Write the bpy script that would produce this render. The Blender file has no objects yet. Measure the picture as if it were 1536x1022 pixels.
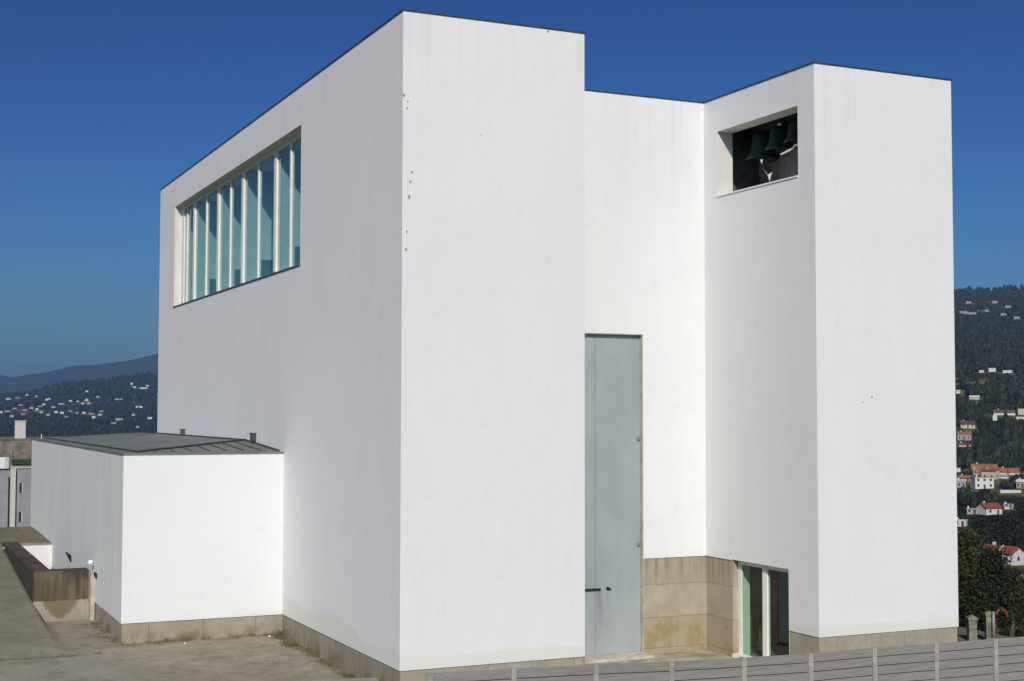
import bpy, math, random
from mathutils import Vector, Matrix, noise
R = math.radians
sc = bpy.context.scene
col = sc.collection
random.seed(7)

# ------------------------------------------------------------------ helpers
class MB:
    """collects geometry that becomes ONE mesh object"""
    def __init__(self): self.v = []; self.f = []; self.mi = []
    def add(self, vs, fs, mi=0):
        o = len(self.v); self.v += [tuple(p) for p in vs]
        for f in fs: self.f.append(tuple(i + o for i in f)); self.mi.append(mi)
    def quad(self, a, b, c, d, mi=0): self.add([a, b, c, d], [(0, 1, 2, 3)], mi)
    def box(self, x0, x1, y0, y1, z0, z1, mi=0):
        v = [(x0,y0,z0),(x1,y0,z0),(x1,y1,z0),(x0,y1,z0),(x0,y0,z1),(x1,y0,z1),(x1,y1,z1),(x0,y1,z1)]
        self.add(v, [(0,3,2,1),(4,5,6,7),(0,1,5,4),(1,2,6,5),(2,3,7,6),(3,0,4,7)], mi)
    def obox(self, a, b, w, h, up=Vector((0,0,1)), mi=0):
        """bar from a to b, w wide, h high"""
        a = Vector(a); b = Vector(b); d = (b - a).normalized()
        s = d.cross(up).normalized() * w / 2; u = s.cross(d).normalized() * h / 2
        v = [a-s-u, a+s-u, a+s+u, a-s+u, b-s-u, b+s-u, b+s+u, b-s+u]
        self.add(v, [(0,1,2,3),(7,6,5,4),(0,4,5,1),(1,5,6,2),(2,6,7,3),(3,7,4,0)], mi)
    def prism(self, poly, z0, z1, mi=0):
        n = len(poly); v = [(x,y,z0) for x,y in poly] + [(x,y,z1) for x,y in poly]
        self.add(v, [tuple(range(n))[::-1], tuple(range(n, 2*n))] + [(i,(i+1)%n,n+(i+1)%n,n+i) for i in range(n)], mi)
    def tube(self, pts, rad, n=8, mi=0, cap=True):
        pts = [Vector(p) for p in pts]; rings = []
        for i, p in enumerate(pts):
            d = (pts[min(i+1, len(pts)-1)] - pts[max(i-1, 0)]).normalized()
            a = d.cross(Vector((0.31, 0.2, 0.93)) if abs(d.z) < .9 else Vector((1, 0, 0))).normalized(); b = d.cross(a)
            rings.append([p + (a*math.cos(2*math.pi*k/n) + b*math.sin(2*math.pi*k/n))*rad[i] for k in range(n)])
        v = [q for r_ in rings for q in r_]; f = []
        for i in range(len(pts)-1):
            for k in range(n): f.append((i*n+k, i*n+(k+1)%n, (i+1)*n+(k+1)%n, (i+1)*n+k))
        if cap: f.append(tuple(range(n))[::-1]); f.append(tuple(range((len(pts)-1)*n, len(pts)*n)))
        self.add(v, f, mi)
    def lathe(self, prof, n=24, c=(0,0,0), mi=0):
        v = []; f = []
        for r_, z in prof:
            for k in range(n):
                t = 2*math.pi*k/n; v.append((c[0]+r_*math.cos(t), c[1]+r_*math.sin(t), c[2]+z))
        for i in range(len(prof)-1):
            for k in range(n): f.append((i*n+k, i*n+(k+1)%n, (i+1)*n+(k+1)%n, (i+1)*n+k))
        self.add(v, f, mi)
    def wall(self, axis, c, u0, u1, z0, z1, holes=(), flip=False, mi=0):
        """rect on plane axis=c minus rect holes (u0,u1,z0,z1)"""
        us = sorted({u0, u1, *[min(max(h[i], u0), u1) for h in holes for i in (0,1)]})
        zs = sorted({z0, z1, *[min(max(h[i], z0), z1) for h in holes for i in (2,3)]})
        P = (lambda u, z: (c, u, z)) if axis == 'x' else (lambda u, z: (u, c, z))
        for i in range(len(us)-1):
            for j in range(len(zs)-1):
                cu = (us[i]+us[i+1])/2; cz = (zs[j]+zs[j+1])/2
                if any(h[0] < cu < h[1] and h[2] < cz < h[3] for h in holes): continue
                q = [P(us[i],zs[j]), P(us[i+1],zs[j]), P(us[i+1],zs[j+1]), P(us[i],zs[j+1])]
                self.quad(*(q[::-1] if flip else q), mi=mi)
    def build(self, name, mats, parent=None, smooth=False, loc=(0,0,0)):
        me = bpy.data.meshes.new(name); me.from_pydata(self.v, [], self.f)
        for m in (mats if isinstance(mats, (list, tuple)) else [mats]): me.materials.append(m)
        me.polygons.foreach_set('material_index', self.mi)
        if smooth: me.polygons.foreach_set('use_smooth', [True]*len(self.f))
        me.update()
        o = bpy.data.objects.new(name, me); col.objects.link(o); o.location = loc
        if parent: o.parent = parent
        return o

def tag(o, label=None, cat=None, group=None, kind=None):
    if label: o['label'] = label
    if cat: o['category'] = cat
    if group: o['group'] = group
    if kind: o['kind'] = kind
    return o
def empty(name, loc=(0,0,0), rz=0, label=None, cat=None, group=None):
    o = bpy.data.objects.new(name, None); col.objects.link(o); o.location = loc; o.rotation_euler = (0,0,rz)
    o.empty_display_size = .3
    return tag(o, label, cat, group)

# ------------------------------------------------------------------ materials
class NT:
    def __init__(self, name):
        self.m = bpy.data.materials.new(name); self.m.use_nodes = True
        self.t = self.m.node_tree; self.n = self.t.nodes; self.b = self.n['Principled BSDF']; self.out = self.n['Material Output']
        self.geo = self.n.new('ShaderNodeNewGeometry')
    def link(self, a, b): self.t.links.new(a, b)
    def val(self, sock, v):
        if hasattr(v, 'is_output') or isinstance(v, bpy.types.NodeSocket): self.link(v, sock)
        else: sock.default_value = v
    def pos(self, scale=(1,1,1), off=(0,0,0)):
        m = self.n.new('ShaderNodeMapping'); self.link(self.geo.outputs['Position'], m.inputs['Vector'])
        m.inputs['Scale'].default_value = scale; m.inputs['Location'].default_value = off; return m.outputs[0]
    def noise(self, vec, scale=1, detail=4, rough=.55, dist=0):
        x = self.n.new('ShaderNodeTexNoise'); self.link(vec, x.inputs['Vector']); x.inputs['Scale'].default_value = scale
        x.inputs['Detail'].default_value = detail; x.inputs['Roughness'].default_value = rough; x.inputs['Distortion'].default_value = dist
        return x.outputs['Fac']
    def ramp(self, fac, a, b, lo=0., hi=1.):
        x = self.n.new('ShaderNodeMapRange'); x.interpolation_type = 'SMOOTHSTEP'; self.val(x.inputs['Value'], fac)
        x.inputs['From Min'].default_value = a; x.inputs['From Max'].default_value = b
        x.inputs['To Min'].default_value = lo; x.inputs['To Max'].default_value = hi; return x.outputs[0]
    def math(self, op, a, b=0.):
        x = self.n.new('ShaderNodeMath'); x.operation = op; self.val(x.inputs[0], a); self.val(x.inputs[1], b); return x.outputs[0]
    def mix(self, fac, a, b, mode='MIX'):
        x = self.n.new('ShaderNodeMix'); x.data_type = 'RGBA'; x.blend_type = mode
        self.val(x.inputs[0], fac)
        for s, v in ((x.inputs[6], a), (x.inputs[7], b)):
            if isinstance(v, (tuple, list)): s.default_value = (*v, 1) if len(v) == 3 else v
            else: self.link(v, s)
        return x.outputs[2]
    def xyz(self):
        x = self.n.new('ShaderNodeSeparateXYZ'); self.link(self.geo.outputs['Position'], x.inputs[0]); return x.outputs
    def bump(self, h, strength=.3, dist=.02):
        x = self.n.new('ShaderNodeBump'); x.inputs['Strength'].default_value = strength; x.inputs['Distance'].default_value = dist
        self.link(h, x.inputs['Height']); self.link(x.outputs[0], self.b.inputs['Normal'])
    def fin(self, colr, rough=.8, metal=0., spec=.3):
        self.val(self.b.inputs['Base Color'], (*colr, 1) if isinstance(colr, tuple) else colr)
        self.val(self.b.inputs['Roughness'], rough); self.b.inputs['Metallic'].default_value = metal
        self.b.inputs['Specular IOR Level'].default_value = spec
        return self.m

def plain(name, c, rough=.7, metal=0., var=.12, scale=3., spec=.3):
    t = NT(name); n = t.noise(t.pos(), scale, 5)
    d = tuple(x*(1-var) for x in c); l = tuple(min(1, x*(1+var)) for x in c)
    return t.fin(t.mix(t.ramp(n, .3, .7), d, l), rough, metal, spec)

def plaster(name, streak, base=(.745,.745,.735), band=None, streakcol=(.60,.62,.62)):
    t = NT(name); p = t.xyz()
    c = base
    fine = t.noise(t.pos((1.7,1.7,.16)), 1.6, 7, .68)
    wide = t.noise(t.pos((.5,.5,.035), (3,1,0)), 1., 5, .6)
    cloud = t.noise(t.pos((1,1,1), (9,4,2)), .33, 5, .6)
    col1 = t.mix(t.ramp(t.math('ADD', t.math('MULTIPLY', fine, .6), t.math('MULTIPLY', wide, .4)), .42, .72, 0, streak), c, streakcol)
    col1 = t.mix(t.ramp(cloud, .42, .70, 0, .22), col1, (.655,.665,.675))
    mott = t.noise(t.pos((1,1,.8), (2,6,1)), 2.6, 9, .76); col1 = t.mix(t.ramp(mott, .52, .70, 0, .38), col1, (.62,.63,.635))
    drip = t.noise(t.pos((3.,3.,.05), (5,5,0)), 1.3, 6, .68)
    col1 = t.mix(t.math('MULTIPLY', t.ramp(drip, .50, .72, 0, .28), t.ramp(p[2], 13.0, 17.0)), col1, (.52,.53,.52))
    # darker scuffs
    sc_ = t.noise(t.pos((1.2,1.2,1.)), 3.4, 9, .78)
    col1 = t.mix(t.ramp(sc_, .64, .78, 0, .4), col1, (.58,.58,.56))
    if band:
        edge = t.noise(t.pos((.16,.16,.1), (1.7,2.2,0)), 1.0, 5, .55)
        edge2 = t.noise(t.pos(), 3.0, 4, .6)
        h = t.math('ADD', t.ramp(edge, .34, .66, band[0], band[1]), t.math('MULTIPLY', t.math('SUBTRACT', edge2, .5), .12))
        m = t.math('MULTIPLY', t.ramp(t.math('SUBTRACT', h, p[2]), -.03, .07), .55)
        col1 = t.mix(m, col1, (.66,.66,.58))
    g = t.noise(t.pos(), 60, 3)
    t.bump(t.math('ADD', t.math('MULTIPLY', g, .3), cloud), .10, .03)
    return t.fin(col1, .85, 0, .2)

M = {}
M['plaster'] = plaster('white_plaster', .22, band=(.26,.50))
M['plaster_left'] = plaster('white_plaster_streaked', .35, base=(.775,.77,.775), band=(.12,.72), streakcol=(.66,.665,.69))
M['plaster_stained'] = plaster('white_plaster_stained', .52, base=(.72,.73,.71), streakcol=(.50,.53,.51))
M['plaster_clean'] = plaster('white_plaster_clean', .14, base=(.715,.72,.71), band=(-.15,.16))
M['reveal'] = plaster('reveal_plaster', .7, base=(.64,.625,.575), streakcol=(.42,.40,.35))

def stone(name, c, joint_x=1.25, green=0.):
    t = NT(name); p = t.xyz()
    n = t.noise(t.pos(), 1.1, 6, .65); n2 = t.noise(t.pos(), 45, 3, .6)
    streak = t.noise(t.pos((2.2,2.2,.4)), 1.3, 7, .7)
    slab = t.n.new('ShaderNodeTexWhiteNoise'); slab.noise_dimensions = '2D'
    s = t.math('FLOOR', t.math('DIVIDE', t.math('ADD', p[0], p[1]), joint_x)); zz = t.math('FLOOR', t.math('DIVIDE', t.math('ADD', p[2], 1.13), 1.05))
    cm = t.n.new('ShaderNodeCombineXYZ'); t.link(s, cm.inputs[0]); t.link(zz, cm.inputs[1]); t.link(cm.outputs[0], slab.inputs['Vector'])
    a = t.mix(t.ramp(n, .3, .7), tuple(x*.82 for x in c), tuple(x*1.1 for x in c))
    a = t.mix(t.math('MULTIPLY', slab.outputs['Value'], .35), a, (c[0]*.75, c[1]*.72, c[2]*.62))
    a = t.mix(t.ramp(streak, *((.47, .70, 0, .6) if green == .8 else (.52, .78, 0, .42))), a, (c[0]*.45, c[1]*.43, c[2]*.38)); spk = t.noise(t.pos(), 9, 7, .8); a = t.mix(t.ramp(spk, .5, .68, 0, .5), a, tuple(x*.55 for x in c)); a = t.mix(t.ramp(spk, .45, .32, 0, .4), a, tuple(min(1, x*1.35) for x in c))
    a = t.mix(t.ramp(n2, .35, .65, 0, .18), a, tuple(x*.6 for x in c))
    if green:
        gm = t.noise(t.pos((1,1,.8)), 1.3, 5, .6)
        a = t.mix(t.math('MULTIPLY', t.ramp(gm, .42, .62), t.ramp(p[2], -.15, -.65, 0, green)), a, (.13,.13,.06))
    # thin dark joints
    fr = t.math('ABSOLUTE', t.math('SUBTRACT', t.math('FRACT', t.math('DIVIDE', t.math('ADD', p[0], p[1]), joint_x)), .5))
    j = t.ramp(fr, .492, .497, 0, .75)
    a = t.mix(j, a, (c[0]*.3, c[1]*.28, c[2]*.22))
    t.bump(n2, .15, .01)
    return t.fin(a, .85, 0, .25)
M['stone'] = stone('beige_granite', (.38,.345,.27))
M['stone_green'] = stone('mossy_granite', (.34,.305,.235), 2.4, .8)

def recess_stone():
    t = NT('recess_granite_panels'); p = t.xyz(); c = (.40,.355,.26)
    n = t.noise(t.pos(), 1.4, 6, .65); n2 = t.noise(t.pos(), 40, 3, .6)
    streak = t.noise(t.pos((4.5,4.5,.22)), 1.3, 5, .62)
    a = t.mix(t.ramp(n, .3, .7), tuple(x*.84 for x in c), tuple(x*1.08 for x in c))
    lower = t.ramp(p[2], -.16, -.06)          # middle course differs from the bottom one
    a = t.mix(lower, t.mix(t.ramp(n, .40, .66), a, (.30,.235,.12)), a)
    a = t.mix(t.ramp(p[2], .94, .98, 0, .45), a, (.33,.285,.20))
    # water stains running down from the plaster edge
    a = t.mix(t.math('MULTIPLY', t.ramp(streak, .42, .66), t.ramp(p[2], .7, 1.7, .0, .65)), a, (.17,.145,.105))
    a = t.mix(t.ramp(n2, .35, .65, 0, .15), a, tuple(x*.6 for x in c))
    for zj in (.958, -.11, -1.09):
        d = t.math('ABSOLUTE', t.math('SUBTRACT', p[2], zj)); a = t.mix(t.ramp(d, .016, .008, 0, .6), a, (.16,.13,.09))
    for xj in (11.95,):
        d = t.math('ABSOLUTE', t.math('SUBTRACT', p[0], xj)); a = t.mix(t.math('MULTIPLY', t.ramp(d, .012, .006, 0, .45), t.ramp(p[2], 0, -.1)), a, (.18,.15,.10))
    t.bump(n2, .12, .01)
    return t.fin(a, .8, 0, .25)
M['recess_stone'] = recess_stone()
M['paving'] = plain('pale_stone_paving', (.36,.32,.25), .85, var=.3, scale=1.2)

def ground():
    t = NT('worn_concrete_ground'); p = t.xyz()
    n = t.noise(t.pos(), .35, 6, .6); n2 = t.noise(t.pos((1,1,1),(4,7,1)), 2.2, 7, .68); n3 = t.noise(t.pos(), 55, 3)
    drag = t.noise(t.pos((.8,1.5,1),(2,2,0)), .9, 7, .68, .8)
    a = t.mix(t.ramp(n, .3, .7), (.265,.24,.18), (.36,.33,.26))
    a = t.mix(t.ramp(n2, .45, .70, 0, .75), a, (.165,.148,.105))
    a = t.mix(t.ramp(drag, .5, .7, 0, .4), a, (.36,.335,.27))
    a = t.mix(t.math('MULTIPLY', t.ramp(t.math('ADD', p[0], t.math('MULTIPLY', n2, 1.2)), -6.2, -6.9, 0, .75), t.ramp(p[1], 10.2, 12.5)), a, t.mix(n2, (.15,.15,.10), (.235,.228,.168)))
    a = t.mix(t.math('MULTIPLY', t.ramp(p[0], -4.6, -6.2, 0, .6), t.ramp(p[1], 9.9, 9.3)), a, t.mix(n2, (.25,.25,.205), (.36,.35,.295)))
    a = t.mix(t.math('MULTIPLY', t.ramp(p[1], 28.6, 29.2, 0, .9), t.ramp(p[0], 0, -3)), a, t.mix(n2, (.10,.088,.045), (.20,.175,.10)))
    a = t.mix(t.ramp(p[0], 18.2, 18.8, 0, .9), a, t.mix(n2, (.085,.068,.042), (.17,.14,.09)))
    wet = t.math('MULTIPLY', t.ramp(t.noise(t.pos((1,1,1),(3,3,3)), 1.3, 5, .6), .35, .6), t.math('MAXIMUM', t.math('MULTIPLY', t.ramp(p[1], 10.2, 11.0), t.ramp(p[0], -5.3, -4.9)), t.math('MULTIPLY', t.ramp(p[0], -.55, -.05), t.ramp(p[1], 1.0, 4.0))))
    a = t.mix(t.math('MULTIPLY', wet, .7), a, (.13,.125,.06))
    grit = t.noise(t.pos((1,1,1),(1,1,1)), 6, 9, .82); patch = t.noise(t.pos((1,1,1),(6,2,1)), 1.6, 8, .75); a = t.mix(t.ramp(patch, .50, .62, 0, .55), a, t.mix(.5, a, (.09,.083,.06))); a = t.mix(t.ramp(patch, .46, .36, 0, .35), a, (.36,.34,.28)); a = t.mix(t.ramp(grit, .54, .66, 0, .75), a, (.11,.10,.075)); a = t.mix(t.ramp(grit, .45, .33, 0, .6), a, (.42,.39,.32))
    gm = t.noise(t.pos((1,1,1),(8,3,1)), .8, 5, .6)
    a = t.mix(t.math('MULTIPLY', t.ramp(gm, .45, .7, 0, .55), t.ramp(p[0], -3, -8)), a, (.16,.165,.10))
    # cracked joint in the concrete
    d = t.math('ABSOLUTE', t.math('ADD', t.math('SUBTRACT', p[1], 9.6), t.math('MULTIPLY', t.math('SUBTRACT', n2, .5), .35)))
    a = t.mix(t.math('MULTIPLY', t.ramp(d, .10, .03, 0, .7), t.ramp(p[0], -6.0, -6.9)), a, (.10,.09,.065))
    a = t.mix(t.ramp(n3, .35, .7, 0, .35), a, (.15,.14,.11))
    t.bump(t.math('ADD', t.math('MULTIPLY', n2, 1.0), t.math('MULTIPLY', n3, .25)), .35, .04)
    return t.fin(a, .95, 0, .15)
M['ground'] = ground()

def stained_concrete():
    t = NT('stained_concrete'); p = t.xyz()
    st = t.noise(t.pos((5,5,.3)), 1.1, 6, .62); cl = t.noise(t.pos(), .9, 5, .6); fi = t.noise(t.pos(), 40, 3)
    a = t.mix(t.ramp(cl, .3, .7), (.095,.080,.045), (.150,.125,.070))
    a = t.mix(t.ramp(st, .42, .68, 0, .85), a, (.045,.038,.027))
    a = t.mix(t.ramp(st, .52, .30, 0, .30), a, (.20,.17,.11))
    top = t.n.new('ShaderNodeSeparateXYZ'); t.link(t.geo.outputs['Normal'], top.inputs[0])
    a = t.mix(t.ramp(top.outputs[2], .6, .9), a, (.085,.065,.055))
    a = t.mix(t.ramp(fi, .4, .7, 0, .2), a, (.04,.035,.02))
    big = t.noise(t.pos((.8,.8,.5),(2,1,0)), 1.2, 5, .6)
    a = t.mix(t.math('MULTIPLY', t.ramp(big, .42, .60, 0, .9), t.ramp(p[2], .45, 1.0, .25, 1.)), a, (.050,.040,.036))
    a = t.mix(t.math('MULTIPLY', t.ramp(p[0], -7.05, -7.09), .7), a, (.045,.040,.032))
    t.bump(fi, .2, .01); return t.fin(a, .9, 0, .2)
M['stained'] = stained_concrete()
def apron():
    t = NT('pale_concrete_with_drip_stain'); p = t.xyz()
    st = t.noise(t.pos((4,4,.5)), 1.2, 5, .6); cl = t.noise(t.pos(), 1.5, 5, .6)
    a = t.mix(t.ramp(cl, .3, .7), (.27,.25,.205), (.35,.325,.27))
    dx = t.math('ABSOLUTE', t.math('ADD', p[0], 6.22)); zz = t.math('ADD', p[2], .56); hw_ = t.math('SQRT', t.math('MAXIMUM', t.math('MULTIPLY', zz, .62), .0))
    m = t.ramp(t.math('ADD', t.math('SUBTRACT', dx, hw_), t.math('MULTIPLY', t.math('SUBTRACT', st, .5), .5)), .05, -.12)
    a = t.mix(t.math('MULTIPLY', m, .85), a, (.15,.125,.06))
    a = t.mix(t.ramp(st, .5, .7, 0, .3), a, (.2,.18,.12))
    return t.fin(a, .9, 0, .2)
M['apron'] = apron()

def door_mat():
    t = NT('grey_painted_steel'); p = t.xyz()
    cl = t.noise(t.pos((1,1,.5)), .9, 5, .6); st = t.noise(t.pos((6,6,.35)), 1., 5, .6)
    a = t.mix(t.ramp(cl, .3, .7), (.285,.325,.34), (.345,.385,.395))
    a = t.mix(t.math('MULTIPLY', t.ramp(st, .5, .75, 0, .3), t.ramp(p[2], 3.5, -.5)), a, (.24,.27,.28))
    dx = t.math('ABSOLUTE', t.math('SUBTRACT', p[0], 9.2)); m = t.math('MULTIPLY', t.ramp(dx, .32, .05), t.math('MULTIPLY', t.ramp(p[2], .9, .82), t.ramp(p[2], -.4, .6)))
    a = t.mix(t.math('MULTIPLY', m, t.ramp(st, .42, .6, 0, .55)), a, (.17,.19,.20))
    return t.fin(a, .45, .0, .4)
M['door'] = door_mat()
M['dark_metal'] = plain('dark_coping_metal', (.07,.075,.08), .5, .3, .2)
M['black_metal'] = plain('black_iron', (.02,.022,.025), .5, .5)
M['hinge'] = plain('hinge_steel', (.30,.32,.33), .4, .4)
def zinc():
    t = NT('grey_green_roof_sheet'); n = t.noise(t.pos(), .6, 5, .6); s = t.noise(t.pos((1,.2,1)), 3., 4)
    a = t.mix(t.ramp(n, .3, .7), (.135,.152,.138), (.19,.208,.19)); a = t.mix(t.ramp(s, .5, .75, 0, .4), a, (.095,.105,.098))
    return t.fin(a, .7, 0, .25)
M['zinc'] = zinc()
M['white_frame'] = plain('white_window_frame', (.78,.77,.72), .5, 0, .05)
M['interior'] = plain('interior_plaster', (.78,.80,.77), .9, 0, .05)
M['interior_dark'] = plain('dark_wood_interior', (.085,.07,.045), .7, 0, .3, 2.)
M['floor_in'] = plain('interior_floor', (.22,.2,.14), .5, 0, .2)
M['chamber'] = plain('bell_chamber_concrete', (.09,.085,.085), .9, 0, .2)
M['net'] = plain('dark_dust_net', (.34,.31,.32), .95, 0, .35, 2.)
M['rope_paper_gap_light'] = plain('white_rope_paper_gap_light', (.82,.80,.76), .9, 0, .05)
M['bronze'] = plain('green_bronze', (.022,.055,.045), .45, .35, .35, 5.)
M['beam'] = plain('dark_steel_beam', (.025,.03,.03), .6, .3)
def plank_mat():
    t = NT('grey_concrete_plank'); g = t.noise(t.pos((.8,.8,14)), 2.0, 6, .65); f_ = t.noise(t.pos((3,3,5)), 5, 6, .7); w_ = t.noise(t.pos((.3,.3,4.5)), 1, 2)
    a = t.mix(t.ramp(g, .3, .7), (.20,.19,.178), (.275,.265,.248)); a = t.mix(t.ramp(f_, .5, .75, 0, .5), a, (.15,.143,.13)); a = t.mix(t.ramp(w_, .4, .65, 0, .3), a, (.30,.285,.26))
    t.bump(f_, .2, .01); return t.fin(a, .92, 0, .15)
M['fence'] = plank_mat()
M['joint'] = plain('shaded_joint', (.055,.052,.045), .95)  # dark tone paints the shade in the gaps between fence planks
M['gatepost'] = plain('mossy_granite_post', (.185,.18,.13), .95, 0, .35, 5.)
M['post'] = plain('pale_concrete_post', (.34,.335,.285), .9, 0, .15, 3.)
M['fixture'] = plain('white_lamp_housing', (.8,.8,.8), .4, 0, .03)

def glass(name, tint, refl=1.45):
    t = NT(name); n = t.n; n.remove(t.b)
    tr = n.new('ShaderNodeBsdfTransparent'); tr.inputs[0].default_value = (*tint, 1)
    gl = n.new('ShaderNodeBsdfGlossy'); gl.inputs['Roughness'].default_value = .02; gl.inputs[0].default_value = (.9,.95,1,1)
    lw = n.new('ShaderNodeLayerWeight'); lw.inputs[0].default_value = .5
    fr = t.math('ADD', .04, t.math('MULTIPLY', t.math('POWER', lw.outputs['Facing'], 5.), refl))
    mx = n.new('ShaderNodeMixShader'); t.link(fr, mx.inputs[0]); t.link(tr.outputs[0], mx.inputs[1]); t.link(gl.outputs[0], mx.inputs[2])
    t.link(mx.outputs[0], t.out.inputs['Surface']); return t.m
M['glass'] = glass('teal_glass', (.69,.80,.79), .50)
M['glass_dark'] = glass('clear_door_glass', (.78,.88,.82), .6)

# ------------------------------------------------------------------ measured dimensions (metres; z=0 is the lower edge of the white plaster)
Bx, Cx, Dx, H, Ye, Fy = 5.307, 13.03, 18.283, 17.0, 6.082, 32.93
Hx, Hy, Hz, Jy, zE = -5.116, 11.035, 5.212, 37.32, 1.82
CAM = Vector((-12.5218, -34.0386, 6.586))

# ================================================================== CHURCH
church = empty('church', (Dx/2, Fy/2, -1.3), 0, 'large white plastered church with two square front towers, tall grey door and low side wing', 'church')
church.location = (0, 0, 0)
WIN = (9.36, 29.45, 11.25, 15.75)      # long side window y0,y1,z0,z1
BELL = (.83, 5.26, 13.74, 15.88)       # bell opening in the right tower's inner face
GD = (1.48, 4.52, -1.22, 1.84)         # glazed side door
DOOR = (7.35, 10.64, -1.25, 9.13)
BOT = -1.9
# --- front left tower
m = MB()
m.wall('y', 0, 0, Bx, 0, H); m.wall('x', Bx, 0, Ye, 0, H)
m.quad((0,0,H),(Bx,0,H),(Bx,Ye,H),(0,Ye,H))
m.quad((0,0,0),(0,.035,0),(Bx,.035,0),(Bx,0,0)); m.quad((Bx,0,0),(Bx-.035,0,0),(Bx-.035,Ye,0),(Bx,Ye,0))
m.build('front_tower', M['plaster'], church)
# --- long left wall (tower flank and nave are one plane)
m = MB()
m.wall('x', 0, 0, Fy, 0, H, [WIN], flip=True)
m.quad((0,0,0),(0,Fy,0),(.035,Fy,0),(.035,0,0))
m.build('side_wall', M['plaster_left'], church)
# --- nave
m = MB()
m.wall('y', Ye, Bx, Cx, zE, H, [DOOR]); m.wall('y', Ye, Bx, DOOR[0], BOT, zE)
m.quad((DOOR[1]+.005,Ye,zE),(DOOR[1]+.005,Ye+.035,zE),(Cx,Ye+.035,zE),(Cx,Ye,zE))
m.wall('x', Dx, Ye, Fy, 0, H); m.wall('y', Fy, 0, Dx, 0, H, flip=True)
m.quad((0,Ye,H),(Dx,Ye,H),(Dx,Fy,H),(0,Fy,H))
m.build('nave', M['plaster'], church)
# --- bell tower
m = MB()
m.wall('x', Cx, 0, Ye, zE, H, [BELL, (GD[0],GD[1],0,GD[3])], flip=True)
m.wall('x', Cx, 0, GD[0], 0, zE, flip=True)
m.wall('y', 0, Cx, Dx, 0, H); m.wall('x', Dx, 0, Ye, 0, H)
m.quad((Cx,0,H),(Dx,0,H),(Dx,Ye,H),(Cx,Ye,H))
m.quad((Cx,GD[1],zE),(Cx,Ye,zE),(Cx+.035,Ye,zE),(Cx+.035,GD[1],zE))
m.quad((Cx,0,0),(Cx,GD[0],0),(Cx+.035,GD[0],0),(Cx+.035,0,0)); m.quad((Cx,0,0),(Cx,.035,0),(Dx,.035,0),(Dx,0,0))
m.build('bell_tower', M['plaster'], church)
# bell opening reveals + chamber
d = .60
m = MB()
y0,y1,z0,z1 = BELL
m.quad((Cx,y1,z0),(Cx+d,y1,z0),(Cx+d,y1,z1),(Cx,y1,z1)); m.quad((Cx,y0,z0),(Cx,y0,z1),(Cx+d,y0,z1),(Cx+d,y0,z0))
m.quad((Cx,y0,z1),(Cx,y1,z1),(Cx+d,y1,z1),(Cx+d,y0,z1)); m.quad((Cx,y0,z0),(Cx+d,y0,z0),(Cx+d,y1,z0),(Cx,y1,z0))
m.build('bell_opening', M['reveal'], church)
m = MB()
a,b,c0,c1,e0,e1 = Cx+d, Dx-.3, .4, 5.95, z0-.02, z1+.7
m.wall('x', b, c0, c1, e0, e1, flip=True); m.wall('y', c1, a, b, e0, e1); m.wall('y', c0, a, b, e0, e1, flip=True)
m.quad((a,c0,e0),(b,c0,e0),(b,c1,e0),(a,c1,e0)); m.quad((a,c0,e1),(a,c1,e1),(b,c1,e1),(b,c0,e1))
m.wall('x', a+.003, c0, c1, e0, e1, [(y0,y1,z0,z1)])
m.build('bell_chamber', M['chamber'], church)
m = MB(); m.box(Cx-.035, Cx+d+.1, y0+.002, y1+.02, z0-.035, z0+.008); m.build('bell_opening_sill', M['fixture'], church)
# long window: reveals, light chamber behind the glass, fins
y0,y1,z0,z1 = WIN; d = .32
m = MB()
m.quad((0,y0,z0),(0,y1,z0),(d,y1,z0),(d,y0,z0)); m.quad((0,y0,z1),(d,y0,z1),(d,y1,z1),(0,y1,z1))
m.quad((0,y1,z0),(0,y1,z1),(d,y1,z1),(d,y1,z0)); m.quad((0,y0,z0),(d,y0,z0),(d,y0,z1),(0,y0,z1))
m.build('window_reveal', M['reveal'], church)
win = empty('window', (0,0,0)); win.parent = church
m = MB(); X0, X1 = d-.02, d+.10
m.box(X0, X1, y0, y1, z0, z0+.14); m.box(X0, X1, y0, y1, z1-.16, z1)
m.box(X0, X1, y1-.55, y1, z0+.14, z1-.16)
m.box(X0, X1, y0, y0+.08, z0+.14, z1-.16)
m.build('frame', M['white_frame'], win)
THICK = [26.75, 22.2, 18.15, 13.5]; THIN = [28.3, 24.45, 20.2, 15.9, 11.65]
for yv in THICK:
    m = MB(); m.box(X0-.02, X1+.02, yv-.16, yv+.16, z0+.14, z1-.16); m.build('mullion', M['white_frame'], win)
for yv in THIN:
    m = MB(); m.box(X0, X1, yv-.07, yv+.07, z0+.14, z1-.16); m.build('mullion', M['white_frame'], win)
ys = sorted([y0+.08, y1-.55] + [q+s*.16 for q in THICK for s in (-1,1)] + [q+s*.07 for q in THIN for s in (-1,1)])
for i in range(0, len(ys)-1, 2):
    m = MB(); m.box(d+.035, d+.047, ys[i], ys[i+1], z0+.14, z1-.16); m.build('pane', M['glass'], win)
m = MB(); m.box(-.03, X0, y0-.02, y1+.02, z0-.035, z0+.012); m.build('window_sill', M['dark_metal'], church)
m = MB()   # deep white lining behind the glass
xa, xb = d+.1, 1.75
m.wall('x', xb, y0-.2, y1+.2, z0-.2, z1+.1, flip=True)
m.quad((xa,y0-.2,z0+.02),(xb,y0-.2,z0+.02),(xb,y1+.2,z0+.02),(xa,y1+.2,z0+.02)); m.quad((xa,y0-.2,z1-.1),(xa,y1+.2,z1-.1),(xb,y1+.2,z1-.1),(xb,y0-.2,z1-.1))
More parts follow.
